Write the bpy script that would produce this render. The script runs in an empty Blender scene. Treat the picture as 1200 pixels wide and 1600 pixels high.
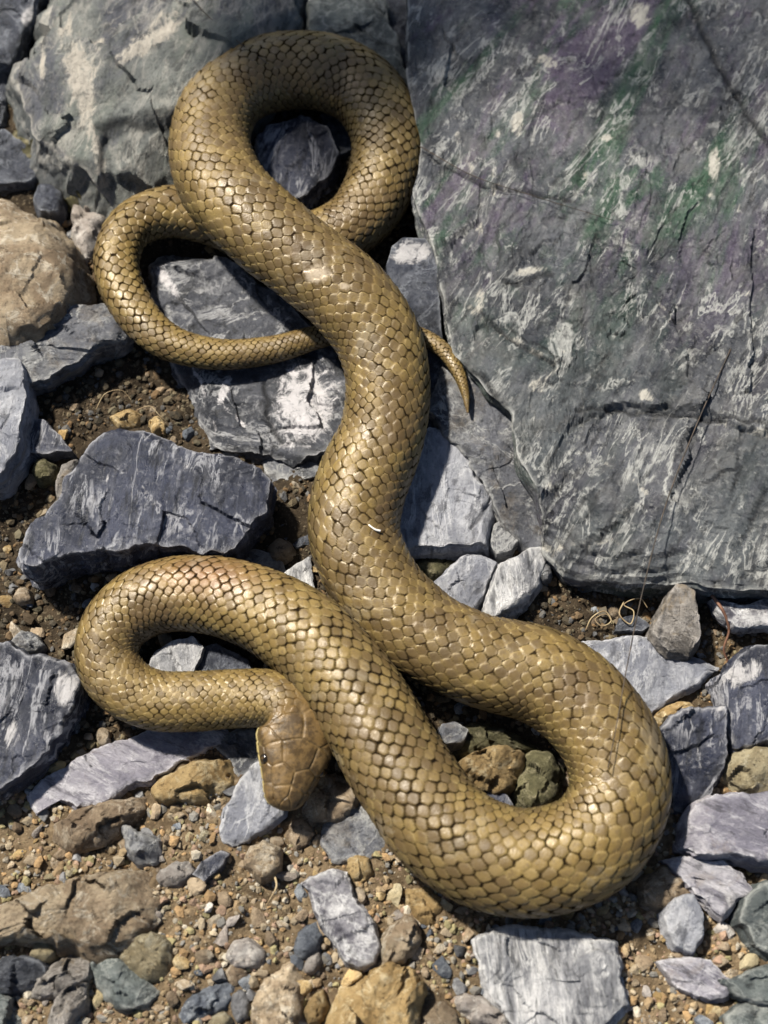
import bpy, math, random
import numpy as np
from mathutils import Vector

# ------------------------------------------------------------------ scene, camera, light
scene = bpy.context.scene
COL = scene.collection
MM = 0.001
TILT = math.radians(22)
DIST = 0.50
HW = 0.12                                   # half the width of the view at the aim point (m)
TW = HW / DIST
CAM = np.array([0.0, -math.sin(TILT) * DIST, math.cos(TILT) * DIST])
FWD = np.array([0.0, math.sin(TILT), -math.cos(TILT)])
UP = np.array([0.0, math.cos(TILT), math.sin(TILT)])

cd = bpy.data.cameras.new("camera")
cam = bpy.data.objects.new("camera", cd)
COL.objects.link(cam)
cam.location = CAM
cam.rotation_euler = (TILT, 0, 0)
cd.sensor_fit = 'HORIZONTAL'
cd.sensor_width = 36
cd.lens = 18 / TW
cd.clip_start = 0.01
cd.clip_end = 200
cd.dof.use_dof = True
cd.dof.focus_distance = 0.487
cd.dof.aperture_fstop = 14.0
scene.camera = cam

SUN_EL, SUN_AZ = math.radians(55), math.radians(138)     # azimuth: counter-clockwise from +x
world = bpy.data.worlds.new("World")
scene.world = world
world.use_nodes = True
wn = world.node_tree
bg = wn.nodes["Background"]
sky = wn.nodes.new("ShaderNodeTexSky")
sky.sky_type = 'NISHITA'
sky.sun_disc = False
sky.sun_elevation = SUN_EL
sky.sun_rotation = math.radians(90) - SUN_AZ
wn.links.new(sky.outputs[0], bg.inputs[0])
bg.inputs[1].default_value = 0.05

sl = bpy.data.lights.new("sun", 'SUN')
sl.energy = 5.0
sl.angle = math.radians(3.5)
sl.color = (1.0, 0.94, 0.83)
sun = bpy.data.objects.new("sun", sl)
COL.objects.link(sun)
sdir = Vector((math.cos(SUN_EL) * math.cos(SUN_AZ), math.cos(SUN_EL) * math.sin(SUN_AZ), math.sin(SUN_EL)))
sun.rotation_euler = sdir.to_track_quat('Z', 'Y').to_euler()
sun.location = sdir * 3

scene.view_settings.view_transform = 'Standard'
scene.view_settings.look = 'None'
scene.view_settings.exposure = 0.8
scene.view_settings.gamma = 1

# ------------------------------------------------------------------ helpers
def ray(px, py):
    px = np.asarray(px, float); py = np.asarray(py, float)
    x = (px - 600) / 600 * TW
    y = (800 - py) / 600 * TW
    return FWD + x[..., None] * np.array([1.0, 0, 0]) + y[..., None] * UP

def at(px, py, z):
    """Point of the place at height z (m) that the photograph shows at this spot."""
    d = ray(px, py)
    t = (np.asarray(z, float) - CAM[2]) / d[..., 2]
    return CAM + d * t[..., None]

def at_plane(px, py, c, gx, gy):
    d = ray(px, py)
    t = (c[2] + gx * (CAM[0] - c[0]) + gy * (CAM[1] - c[1]) - CAM[2]) / (d[..., 2] - gx * d[..., 0] - gy * d[..., 1])
    return CAM + d * t[..., None]

def project(p):
    v = np.asarray(p) - CAM
    dep = v @ FWD
    return 600 + v[..., 0] / dep / TW * 600, 800 - (v @ UP) / dep / TW * 600, dep

def _h(ix, iy, iz, seed):
    h = (ix * 374761393 + iy * 668265263 + iz * 2147483647 + seed * 974634777) & 0xFFFFFFFF
    h = ((h ^ (h >> 13)) * 1274126177) & 0xFFFFFFFF
    h = ((h ^ (h >> 16)) * 2246822519) & 0xFFFFFFFF
    return ((h ^ (h >> 15)) & 0xFFFFFF) / float(0xFFFFFF) * 2 - 1

def noise(p, seed=0):
    """Value noise in -1..1 on an (n,3) array."""
    p = np.asarray(p, float)
    i = np.floor(p).astype(np.int64)
    f = p - i
    f = f * f * f * (f * (f * 6 - 15) + 10)
    out = 0
    for dx in (0, 1):
        wx = f[:, 0] if dx else 1 - f[:, 0]
        for dy in (0, 1):
            wy = f[:, 1] if dy else 1 - f[:, 1]
            for dz in (0, 1):
                wz = f[:, 2] if dz else 1 - f[:, 2]
                out = out + wx * wy * wz * _h(i[:, 0] + dx, i[:, 1] + dy, i[:, 2] + dz, seed)
    return out

def fbm(p, octaves=4, seed=0, gain=0.5):
    a, s, out = 1.0, 0.0, 0
    p = np.asarray(p, float)
    for k in range(octaves):
        out = out + a * noise(p * 2.03 ** k + 17.3 * k, seed + k)
        s += a
        a *= gain
    return out / s * 1.6

def sstep(a, b, x):
    t = np.clip((x - a) / (b - a), 0, 1)
    return t * t * (3 - 2 * t)

def mesh_from(name, verts, faces, attrs=None, smooth=True, sharp=None):
    me = bpy.data.meshes.new(name)
    verts = np.asarray(verts, np.float32)
    me.vertices.add(len(verts))
    me.vertices.foreach_set("co", verts.ravel())
    if isinstance(faces, np.ndarray):
        groups = [faces]
    else:
        groups = faces
    loops = np.concatenate([g.ravel() for g in groups]).astype(np.int32)
    sizes = np.concatenate([np.full(len(g), g.shape[1]) for g in groups]).astype(np.int32)
    starts = np.concatenate([[0], np.cumsum(sizes)[:-1]]).astype(np.int32)
    me.loops.add(len(loops))
    me.loops.foreach_set("vertex_index", loops)
    me.polygons.add(len(sizes))
    me.polygons.foreach_set("loop_start", starts)
    me.polygons.foreach_set("loop_total", sizes)
    me.polygons.foreach_set("use_smooth", np.full(len(sizes), smooth))
    me.update(calc_edges=True)
    me.validate()
    for k, v in (attrs or {}).items():
        v = np.asarray(v, np.float32)
        if v.ndim == 1:
            a = me.attributes.new(k, 'FLOAT', 'POINT')
            a.data.foreach_set("value", v)
        else:
            a = me.attributes.new(k, 'FLOAT_COLOR', 'POINT')
            if v.shape[1] == 3:
                v = np.concatenate([v, np.ones((len(v), 1), np.float32)], 1)
            a.data.foreach_set("color", v.ravel())
    if sharp:
        me.set_sharp_from_angle(angle=math.radians(sharp))
    return me

def add(name, me, mat=None, parent=None, label=None, cat=None, group=None, kind=None, loc=None):
    o = bpy.data.objects.new(name, me)
    COL.objects.link(o)
    if mat is not None and not me.materials:
        me.materials.append(mat)
    if parent is not None:
        o.parent = parent
    if loc is not None:
        o.location = loc
    if label: o["label"] = label
    if cat: o["category"] = cat
    if group: o["group"] = group
    if kind: o["kind"] = kind
    return o

# ------------------------------------------------------------------ materials
class NT:
    def __init__(s, name):
        s.m = bpy.data.materials.new(name)
        s.m.use_nodes = True
        s.t = s.m.node_tree
        s.b = s.t.nodes["Principled BSDF"]
    def n(s, typ, **kw):
        nd = s.t.nodes.new(typ)
        for k, v in kw.items():
            if hasattr(nd, k): setattr(nd, k, v)
        return nd
    def set(s, sock, v):
        if isinstance(v, bpy.types.NodeSocket):
            s.t.links.new(v, sock)
        elif isinstance(v, (tuple, list)) and len(v) == 3 and sock.type == 'RGBA':
            sock.default_value = (*v, 1)
        else:
            sock.default_value = v
    def coords(s, rand=True):
        tc = s.n("ShaderNodeTexCoord")
        if not rand:
            return tc.outputs["Object"]
        oi = s.n("ShaderNodeObjectInfo")
        mu = s.n("ShaderNodeMath", operation='MULTIPLY'); s.set(mu.inputs[0], oi.outputs["Random"]); mu.inputs[1].default_value = 3.7
        va = s.n("ShaderNodeVectorMath", operation='ADD')
        s.set(va.inputs[0], tc.outputs["Object"]); s.set(va.inputs[1], mu.outputs[0])
        return va.outputs[0]
    def map(s, co, scale=(1, 1, 1), rot=(0, 0, 0)):
        for sc_, rt_ in (((1, 1, 1), rot), (scale, (0, 0, 0))):
            mp = s.n("ShaderNodeMapping")
            s.set(mp.inputs["Vector"], co)
            mp.inputs["Scale"].default_value = sc_
            mp.inputs["Rotation"].default_value = rt_
            co = mp.outputs[0]
        return co
    def noise(s, co, scale, detail=4, rough=0.55, dist=0.0):
        nd = s.n("ShaderNodeTexNoise")
        s.set(nd.inputs["Vector"], co)
        nd.inputs["Scale"].default_value = scale
        nd.inputs["Detail"].default_value = detail
        nd.inputs["Roughness"].default_value = rough
        nd.inputs["Distortion"].default_value = dist
        return nd.outputs[0]
    def voro(s, co, scale, feature='F1'):
        nd = s.n("ShaderNodeTexVoronoi", feature=feature)
        s.set(nd.inputs["Vector"], co)
        nd.inputs["Scale"].default_value = scale
        return nd.outputs[0]
    def rng(s, v, a, b, c=0.0, d=1.0, smooth=True):
        nd = s.n("ShaderNodeMapRange")
        if smooth: nd.interpolation_type = 'SMOOTHSTEP'
        s.set(nd.inputs[0], v)
        for k, x in zip((1, 2, 3, 4), (a, b, c, d)): s.set(nd.inputs[k], x)
        return nd.outputs[0]
    def math(s, op, a, b=0.0):
        nd = s.n("ShaderNodeMath", operation=op)
        s.set(nd.inputs[0], a); s.set(nd.inputs[1], b)
        return nd.outputs[0]
    def mix(s, f, a, b, mode='MIX'):
        nd = s.n("ShaderNodeMix", data_type='RGBA', blend_type=mode)
        s.set(nd.inputs["Factor"], f)
        s.set(nd.inputs["A"] if False else nd.inputs[6], a); s.set(nd.inputs[7], b)
        return nd.outputs[2]
    def attr(s, name, out="Fac"):
        nd = s.n("ShaderNodeAttribute", attribute_name=name)
        return nd.outputs[out]
    def bump(s, h, strength, dist, normal=None):
        nd = s.n("ShaderNodeBump")
        s.set(nd.inputs["Height"], h)
        nd.inputs["Strength"].default_value = strength
        nd.inputs["Distance"].default_value = dist
        if normal: s.set(nd.inputs["Normal"], normal)
        return nd.outputs[0]

def ridge(m, co, scale, width, detail=5, dist=1.2, rough=0.6):
    n = m.noise(co, scale, detail, rough, dist)
    a = m.math('ABSOLUTE', m.math('SUBTRACT', n, 0.5))
    return m.rng(a, 0.0, width, 1.0, 0.0)

def slate(name, dark, mid, pale, vein=0.6, dust=None, streak=(1, 1, 1), rot=0.0, tint=None, rough=0.62, dust_amt=0.3, cloud=0.5, bumpk=1.0, patchcol=(0.62, 0.6, 0.6), dense=0.0):
    m = NT(name)
    co = m.coords()
    st = m.map(co, streak, (0, 0, rot))
    big = m.noise(co, 34, 8, 0.68, 0.5)
    c = m.mix(m.rng(big, 0.40, 0.60), dark, mid)
    if tint:
        tm = m.attr("tint")
        tn = m.noise(m.map(st, (0.8, 0.8, 0.8)), 22, 9, 0.72, 0.5)
        c = m.mix(m.math('MULTIPLY', m.rng(tn, 0.47, 0.58), tm), c, tint[0])
        tn2 = m.noise(m.map(st, (1, 1, 1.3)), 26, 9, 0.72, 0.5)
        c = m.mix(m.math('MULTIPLY', m.rng(tn2, 0.49, 0.60), tm), c, tint[1])
    cl = m.noise(st, 90, 9, 0.72, 0.6)
    c = m.mix(m.math('MULTIPLY', m.rng(cl, 0.47, 0.64), cloud), c, pale)
    # wispy veins of three sizes, kept to patches
    v1 = ridge(m, st, 40, 0.026, 6, 0.8, 0.62)
    v2 = ridge(m, st, 95, 0.034, 6, 0.6, 0.64)
    v3 = m.rng(m.noise(m.map(co, (streak[0] * 1.5, streak[1] * 0.45, 1), (0, 0, rot + 0.5)), 230, 6, 0.7, 0.3), 0.60, 0.70)
    k1 = m.rng(m.noise(co, 33, 4), 0.44 - dense, 0.56)
    k2 = m.rng(m.noise(m.map(co, (1, 1, 1), (1, 2, 3)), 60, 5, 0.65), 0.45 - dense, 0.57)
    k3 = m.rng(m.noise(co, 90, 5, 0.65), 0.45 - dense, 0.58)
    vv = m.math('MAXIMUM', m.math('MULTIPLY', v1, k1), m.math('MULTIPLY', v2, k2))
    vv = m.math('MAXIMUM', vv, m.math('MULTIPLY', m.math('MULTIPLY', v3, k3), 0.55))
    c = m.mix(m.math('MULTIPLY', vv, vein), c, pale)
    sp = m.rng(m.noise(co, 480, 6, 0.72), 0.55, 0.64)
    c = m.mix(m.math('MULTIPLY', sp, 0.32 * vein), c, pale)
    dk = m.rng(m.noise(st, 200, 8, 0.72), 0.36, 0.48, 1, 0)
    c = m.mix(m.math('MULTIPLY', dk, 0.7), c, tuple(x * 0.3 for x in dark))
    if dust:
        dn = m.rng(m.noise(co, 60, 8, 0.78, 0.3), 0.52, 0.62)
        c = m.mix(m.math('MULTIPLY', dn, dust_amt), c, dust)
    # broken pale rims and pale mineral patches
    rim = m.math('MULTIPLY', m.attr("rim"), m.rng(m.noise(co, 170, 5), 0.40, 0.54))
    c = m.mix(m.math('MULTIPLY', rim, 0.95), c, pale)
    pn = m.noise(st, 210, 9, 0.8, 0.8)
    pa = m.attr("patch")
    pt = m.rng(m.math('ADD', m.math('MULTIPLY', pa, 0.85), m.math('MULTIPLY', m.math('SUBTRACT', pn, 0.5), 3.4)), 0.40, 0.85)
    c = m.mix(m.math('MULTIPLY', pt, m.rng(pa, 0.02, 0.5)), c, patchcol)
    crk = m.attr("crack")
    c = m.mix(m.math('MULTIPLY', crk, 0.8), c, tuple(x * 0.25 for x in dark))
    m.set(m.b.inputs["Base Color"], c)
    rn = m.rng(m.noise(co, 210, 6, 0.75), 0.35, 0.65, rough - 0.2, rough + 0.18)
    m.set(m.b.inputs["Roughness"], rn)
    m.b.inputs["Specular IOR Level"].default_value = 0.5
    h1 = m.noise(st, 130, 10, 0.75, 0.6)
    h2 = m.noise(co, 700, 6, 0.78)
    nrm = m.bump(h1, 1.0 * bumpk, 0.0055)
    nrm = m.bump(h2, 0.8 * bumpk, 0.0012, nrm)
    nrm = m.bump(vv, 0.4, 0.0007, nrm)
    m.set(m.b.inputs["Normal"], nrm)
    return m.m

def earthy(name, a, b, c3, rough=0.9, scale=1.0, bumpk=1.0, rand_tone=0.35):
    """Tan, brown and ochre stones."""
    m = NT(name)
    co = m.coords()
    oi = m.n("ShaderNodeObjectInfo")
    c = m.mix(m.rng(m.noise(co, 70 * scale, 8, 0.7, 0.4), 0.40, 0.60), a, b)
    c = m.mix(m.math('MULTIPLY', m.rng(m.noise(co, 170 * scale, 8, 0.75, 0.6), 0.5, 0.62), 0.85), c, c3)
    pit = m.rng(m.noise(co, 380 * scale, 7, 0.78), 0.36, 0.46, 1, 0)
    c = m.mix(m.math('MULTIPLY', pit, 0.75), c, tuple(x * 0.28 for x in a))
    tone = m.rng(oi.outputs["Random"], 0, 1, 1 - rand_tone, 1 + rand_tone * 0.6, False)
    hv = m.n("ShaderNodeHueSaturation"); m.set(hv.inputs["Value"], tone); m.set(hv.inputs["Color"], c)
    m.set(m.b.inputs["Base Color"], hv.outputs[0])
    m.b.inputs["Roughness"].default_value = rough
    m.b.inputs["Specular IOR Level"].default_value = 0.3
    nrm = m.bump(m.noise(co, 190 * scale, 9, 0.78, 0.3), 1.0 * bumpk, 0.0045)
    nrm = m.bump(m.noise(co, 800 * scale, 5, 0.75), 0.7 * bumpk, 0.001, nrm)
    m.set(m.b.inputs["Normal"], nrm)
    return m.m

M = {}
M['slab'] = slate("slab_slate", (0.046, 0.050, 0.060), (0.118, 0.124, 0.140), (0.58, 0.58, 0.55), vein=0.8, dense=-0.04, dust=(0.17, 0.165, 0.155),
                  streak=(1.5, 0.42, 1.0), rot=0.5, tint=((0.040, 0.098, 0.054), (0.112, 0.088, 0.138)), cloud=0.14, rough=0.38, patchcol=(0.60, 0.57, 0.50))
M['blue'] = slate("blue_slate", (0.020, 0.024, 0.042), (0.060, 0.068, 0.108), (0.50, 0.50, 0.53), vein=0.85, dense=-0.03, streak=(1.5, 0.36, 1), rot=0.15, cloud=0.10, rough=0.44)
M['dark'] = slate("dark_slate", (0.020, 0.024, 0.036), (0.055, 0.062, 0.088), (0.34, 0.36, 0.40), vein=0.5, cloud=0.25, rough=0.48)
M['grey'] = slate("grey_slate", (0.062, 0.066, 0.080), (0.165, 0.172, 0.198), (0.52, 0.52, 0.51), vein=0.8, cloud=0.45, dust=(0.28, 0.23, 0.17), rough=0.55)
M['pale'] = slate("pale_slate", (0.24, 0.25, 0.295), (0.42, 0.43, 0.475), (0.76, 0.76, 0.78), vein=0.6, cloud=0.5, streak=(1, 0.5, 1), rot=0.2, rough=0.6)
M['palestripe'] = slate("striped_pale_slate", (0.17, 0.175, 0.195), (0.44, 0.44, 0.46), (0.82, 0.81, 0.80), vein=0.8, cloud=0.85, streak=(1.8, 0.3, 1), rot=-0.12)
M['lilac'] = slate("lilac_slate", (0.21, 0.20, 0.25), (0.42, 0.40, 0.455), (0.78, 0.76, 0.79), vein=0.6, cloud=0.6, streak=(1.4, 0.35, 1), rot=-1.1, dust=(0.30, 0.22, 0.14))
M['green'] = slate("greenish_slate", (0.075, 0.09, 0.092), (0.16, 0.185, 0.18), (0.48, 0.50, 0.47), vein=0.6, cloud=0.5)
M['rockgrey'] = slate("pale_grey_rock", (0.12, 0.13, 0.125), (0.25, 0.26, 0.24), (0.55, 0.52, 0.46), vein=0.45, cloud=0.5, streak=(1.2, 0.5, 1), rot=0.25,
                      tint=((0.19, 0.21, 0.185), (0.10, 0.105, 0.125)), patchcol=(0.58, 0.53, 0.45), rough=0.7)
M['quartz'] = slate("quartz_slate", (0.032, 0.036, 0.048), (0.092, 0.098, 0.120), (0.52, 0.52, 0.53), vein=0.85, cloud=0.16, patchcol=(0.78, 0.75, 0.76), rough=0.5)
M['speck'] = slate("speckled_white_stone", (0.10, 0.095, 0.12), (0.40, 0.39, 0.42), (0.80, 0.79, 0.79), vein=0.8, cloud=0.95, rough=0.7)
M['brownslate'] = slate("brown_grey_slate", (0.12, 0.105, 0.09), (0.27, 0.245, 0.22), (0.52, 0.48, 0.44), vein=0.5, cloud=0.5, dust=(0.34, 0.25, 0.14), dust_amt=0.5)
M['tan'] = earthy("tan_rock", (0.325, 0.240, 0.156), (0.520, 0.416, 0.286), (0.728, 0.650, 0.520))
M['brown'] = earthy("brown_rock", (0.208, 0.150, 0.098), (0.390, 0.299, 0.202), (0.572, 0.481, 0.364))
M['ochre'] = earthy("ochre_rock", (0.390, 0.260, 0.111), (0.598, 0.429, 0.208), (0.754, 0.624, 0.390))
M['yellow'] = earthy("yellow_rock", (0.33, 0.27, 0.16), (0.50, 0.43, 0.28), (0.66, 0.60, 0.44))
M['pink'] = earthy("pinkish_pale_rock", (0.36, 0.31, 0.27), (0.50, 0.45, 0.41), (0.66, 0.62, 0.57))
M['moss'] = earthy("mossy_rock", (0.098, 0.091, 0.046), (0.208, 0.189, 0.098), (0.351, 0.312, 0.195), scale=1.6)
M['greypeb'] = earthy("grey_pebble", (0.143, 0.143, 0.150), (0.273, 0.273, 0.280), (0.468, 0.468, 0.468), rough=0.8)
M['bluepeb'] = earthy("blue_grey_pebble", (0.091, 0.104, 0.130), (0.195, 0.215, 0.247), (0.416, 0.442, 0.468), rough=0.75)

# ------------------------------------------------------------------ ground
GZ = -3.0 * MM
def ground_z(x, y):
    p = np.stack([x, y, np.zeros_like(x)], -1)
    z = GZ + 2.6 * MM * fbm(p * 38, 3, 5) + 1.0 * MM * fbm(p * 160, 3, 9) + 0.9 * MM * fbm(p * 420, 3, 14, 0.65)
    px, py, _ = project(np.stack([x, y, np.full_like(x, GZ)], -1))
    low = sstep(1180, 1350, py) * sstep(1000, 500, px)          # the gravelly bank below the head lies a little higher
    return z + 2.0 * MM * low

def tan_amount(px, py):
    return np.clip(sstep(1120, 1260, py) * 0.85 + sstep(900, 1000, px) * sstep(880, 940, py) * 0.35, 0, 1)

gx = np.concatenate([-np.array([6, 3, 1.2, 0.6, 0.35, 0.25])[:], np.linspace(-0.17, 0.17, 330), np.array([0.25, 0.35, 0.6, 1.2, 3, 6])])
gy = np.concatenate([-np.array([6, 3, 1.2, 0.6, 0.4, 0.3])[:], np.linspace(-0.22, 0.25, 450), np.array([0.3, 0.4, 0.6, 1.2, 3, 6])])
GX, GY = np.meshgrid(gx, gy)
gv = np.stack([GX.ravel(), GY.ravel(), ground_z(GX.ravel(), GY.ravel())], -1)
nx, ny = len(gx), len(gy)
idx = np.arange(nx * ny).reshape(ny, nx)
gf = np.stack([idx[:-1, :-1], idx[:-1, 1:], idx[1:, 1:], idx[1:, :-1]], -1).reshape(-1, 4)
gpx, gpy, _ = project(np.stack([gv[:, 0], gv[:, 1], np.full(len(gv), GZ)], -1))
gm = mesh_from("ground", gv, gf, {"tan": tan_amount(gpx, gpy)})
m = NT("soil")
co = m.coords(False)
c = m.mix(m.rng(m.noise(co, 120, 5, 0.7), 0.35, 0.65), (0.022, 0.016, 0.010), (0.068, 0.049, 0.030))
t = m.mix(m.rng(m.noise(co, 150, 5, 0.7), 0.35, 0.65), (0.10, 0.070, 0.040), (0.24, 0.175, 0.105))
c = m.mix(m.attr("tan"), c, t)
c = m.mix(m.math('MULTIPLY', m.rng(m.noise(co, 900, 3, 0.7), 0.56, 0.7), 0.5), c, (0.36, 0.29, 0.19))
m.set(m.b.inputs["Base Color"], c)
m.b.inputs["Roughness"].default_value = 0.95
m.b.inputs["Specular IOR Level"].default_value = 0.2
m.set(m.b.inputs["Normal"], m.bump(m.noise(co, 700, 5, 0.75), 1.0, 0.0014))
add("ground", gm, m.m, kind="structure")

# ------------------------------------------------------------------ stones
POLYS = []          # outlines in the photograph, to keep loose gravel off the tops of stones

def poly_dist(px, py, pts):
    """distance from points to a polyline"""
    best = np.full(px.shape, 1e9)
    for (x0, y0), (x1, y1) in zip(pts[:-1], pts[1:]):
        dx, dy = x1 - x0, y1 - y0
        t = np.clip(((px - x0) * dx + (py - y0) * dy) / max(dx * dx + dy * dy, 1e-9), 0, 1)
        best = np.minimum(best, np.hypot(px - x0 - t * dx, py - y0 - t * dy))
    return best

def inside(px, py, poly):
    r = np.zeros(np.shape(px), bool)
    n = len(poly)
    for i in range(n):
        x0, y0 = poly[i]; x1, y1 = poly[(i + 1) % n]
        c = ((y0 > py) != (y1 > py)) & (px < (x1 - x0) * (py - y0) / ((y1 - y0) or 1e-9) + x0)
        r ^= c
    return r

def facets(p2, cell, seed, tilt, off):
    """Broken planes: every irregular cell has a slope and a level of its own."""
    q = p2 / cell
    i0 = np.floor(q).astype(np.int64)
    best = np.full(len(q), 1e9); out = np.zeros(len(q))
    for dx in (-1, 0, 1):
        for dy in (-1, 0, 1):
            i, j = i0[:, 0] + dx, i0[:, 1] + dy
            z_ = i * 0
            cx = i + 0.5 + 0.48 * _h(i, j, z_, seed); cy = j + 0.5 + 0.48 * _h(i, j, z_ + 1, seed)
            ex, ey = q[:, 0] - cx, q[:, 1] - cy
            d = ex * ex + ey * ey
            val = (_h(i, j, z_ + 2, seed) * ex + _h(i, j, z_ + 3, seed) * ey) * cell * tilt + _h(i, j, z_ + 4, seed) * off
            m_ = d < best
            out = np.where(m_, val, out); best = np.where(m_, d, best)
    return out

def stone(name, label, mat, poly, z, thick=None, grad=(0, 0), style='slate', seed=None, cat='stone', centre=None, patches=(), lines=(), cracks=(),
          hfun=None, res=0.75, rough=1.0, cuts=None, group=None, flare=0.10, jag=0.03, dome=None, tintfun=None):
    """A stone whose upper face has this outline, z mm above the datum, with its own thickness, broken edges and layered sides."""
    seed = (sum(ord(ch) for ch in label) * 7 + len(label)) % 9973 if seed is None else seed
    rs = np.random.RandomState(seed)
    P = np.array(poly, float)
    POLYS.append(poly)
    cpx = np.array(centre, float) if centre else None
    if cpx is None:
        x, y = P[:, 0], P[:, 1]; x1, y1 = np.roll(x, -1), np.roll(y, -1)
        cr = x * y1 - x1 * y; A = cr.sum()
        cpx = np.array([((x + x1) * cr).sum() / (3 * A), ((y + y1) * cr).sum() / (3 * A)])
    C = at(cpx[0], cpx[1], z * MM)
    # outline made dense, jagged along its edges
    per = np.linalg.norm(np.roll(P, -1, 0) - P, axis=1)
    size = math.sqrt(np.ptp(P[:, 0]) * np.ptp(P[:, 1])) * 0.2            # mm
    N = int(np.clip(per.sum() * 0.2 / res, 44, 420))
    s = np.concatenate([[0], np.cumsum(per)])
    q = np.linspace(0, s[-1], N, endpoint=False)
    PP = np.vstack([P, P[:1]])
    O = np.stack([np.interp(q, s, PP[:, 0]), np.interp(q, s, PP[:, 1])], -1)
    if style != 'slate':                                                 # rounder corners
        for _ in range(int(N * 0.03) + 1):
            O = 0.5 * O + 0.25 * (np.roll(O, 1, 0) + np.roll(O, -1, 0))
    tan = np.roll(O, -1, 0) - np.roll(O, 1, 0)
    tan /= np.linalg.norm(tan, axis=1)[:, None] + 1e-9
    nor = np.stack([tan[:, 1], -tan[:, 0]], -1)
    spx = size * 5
    jit = fbm(np.stack([O[:, 0] / (spx * 0.16), O[:, 1] / (spx * 0.16), np.zeros(N)], -1), 4, seed, 0.62) * spx * jag
    O = O + nor * jit[:, None]
    W = at_plane(O[:, 0], O[:, 1], C, *grad)                             # (N,3)
    R = np.linalg.norm(W[:, :2] - C[:2], axis=1)
    if thick is None: thick = z + 7
    T = thick * MM
    # rings
    nt = int(np.clip(R.mean() / MM / res, 7, 130))
    ts = np.concatenate([np.linspace(0.02, 1, nt, endpoint=False) ** 0.8, [0.985, 1.0]])
    ts = np.unique(np.round(ts, 5))
    ns = int(np.clip(T / MM / res * 0.8, 5, 26))
    ks = np.linspace(0, 1, ns + 1)[1:]
    rows = []; px_rows = []
    for tt in ts:
        rows.append(C + (W - C) * tt); px_rows.append(cpx + (O - cpx) * tt)
    top = np.stack(rows)                                                 # (nt,N,3)
    tpx = np.stack(px_rows)
    dedge = (1 - ts)[:, None] * R[None, :]                               # m
    pf = top.reshape(-1, 3)
    sz = size * MM
    off = rs.rand(3) * 50
    H = np.zeros(len(pf))
    loc = (pf - C)
    if style == 'slate':
        n1 = fbm(loc / (sz * 0.42) + off, 3, seed + 3)
        k = 3.0
        q1 = np.floor(n1 * k) + sstep(0.88, 1.0, n1 * k - np.floor(n1 * k))
        H += q1 / k * min(sz * 0.026, 1.6 * MM) * rough
        H += fbm(loc / (min(sz, 40 * MM) * 0.16) + off, 5, seed + 4, 0.62) * min(sz * 0.011, 0.45 * MM) * rough
        ca_, sa_ = math.cos(off[0]), math.sin(off[0])
        pr = np.stack([(loc[:, 0] * ca_ + loc[:, 1] * sa_) * 1.7, -loc[:, 0] * sa_ + loc[:, 1] * ca_], -1) + off[:2] + 0.05 * sz * np.stack([fbm(loc / (sz * 0.2) + off, 3, seed + 21), fbm(loc / (sz * 0.2) - off, 3, seed + 22)], -1)
        H += facets(pr, max(min(sz * 0.42, 26 * MM), 3 * MM), seed + 17, 0.10 * rough, min(sz * 0.012, 0.35 * MM) * rough)
        ch = min(0.018 * sz, 0.45 * MM)
        cf = sstep(-0.3, 0.5, fbm(loc / (sz * 0.22) + off, 2, seed + 6))
        H -= (ch * (0.35 + 1.4 * cf) * np.exp(-dedge.ravel() / (ch * (0.6 + 1.6 * cf))))
        ncut = 6 if cuts is None else cuts
        lo, hi, s0, s1 = 0.72, 0.98, 0.2, 0.9
    else:
        H += fbm(loc / (sz * 0.30) + off, 6, seed + 3, 0.62) * sz * 0.055 * rough
        H += facets(loc[:, :2] + off[:2] + 0.06 * sz * np.stack([fbm(loc / (sz * 0.2) + off, 3, seed + 21), fbm(loc / (sz * 0.2) - off, 3, seed + 22)], -1), max(sz * 0.36, 2 * MM), seed + 17, (0.42 if style == 'rock' else 0.15) * rough, sz * 0.018 * rough)
        dm = (0.30 if style == 'rock' else 0.5) if dome is None else dome
        tt2 = np.repeat(ts, N)
        H -= dm * sz * 0.5 * (1 - np.sqrt(np.clip(1 - (tt2 * 0.985) ** (2.6 if style == 'rock' else 2.0), 0, 1)))
        ncut = (7 if style == 'rock' else 4) if cuts is None else cuts
        lo, hi, s0, s1 = 0.2, 0.8, 0.15, 0.9
    drop = np.zeros(len(pf))
    for _ in range(ncut):                                                # broken facets
        a = rs.rand() * 2 * math.pi
        d = np.array([math.cos(a), math.sin(a)])
        ext = (W[:, :2] - C[:2]) @ d
        f0 = ext.max() * rs.uniform(lo, hi)
        drop = np.maximum(drop, np.clip((loc[:, :2] @ d) - f0, 0, None) * rs.uniform(s0, s1))
    H -= np.minimum(drop, T * 0.6)
    if hfun is not None:
        H += hfun(tpx.reshape(-1, 2)[:, 0], tpx.reshape(-1, 2)[:, 1]) * MM
    crack = np.zeros(len(pf)); patch = np.zeros(len(pf))
    fx, fy = tpx.reshape(-1, 2)[:, 0], tpx.reshape(-1, 2)[:, 1]
    wob = 6 * fbm(np.stack([fx / 18, fy / 18, fx * 0], -1), 3, seed + 9)
    for pts, w in cracks:
        d = poly_dist(fx + wob * 0.6, fy + wob * 0.6, pts)
        crack = np.maximum(crack, np.exp(-(d / w) ** 2))
    H -= crack * 0.9 * MM
    for cx, cy, rx, ry, ang in patches:
        ca, sa = math.cos(math.radians(ang)), math.sin(math.radians(ang))
        ux, uy = fx - cx, fy - cy
        e = np.hypot((ux * ca + uy * sa) / rx, (-ux * sa + uy * ca) / ry)
        patch = np.maximum(patch, sstep(1.25, 0.35, e))
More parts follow.
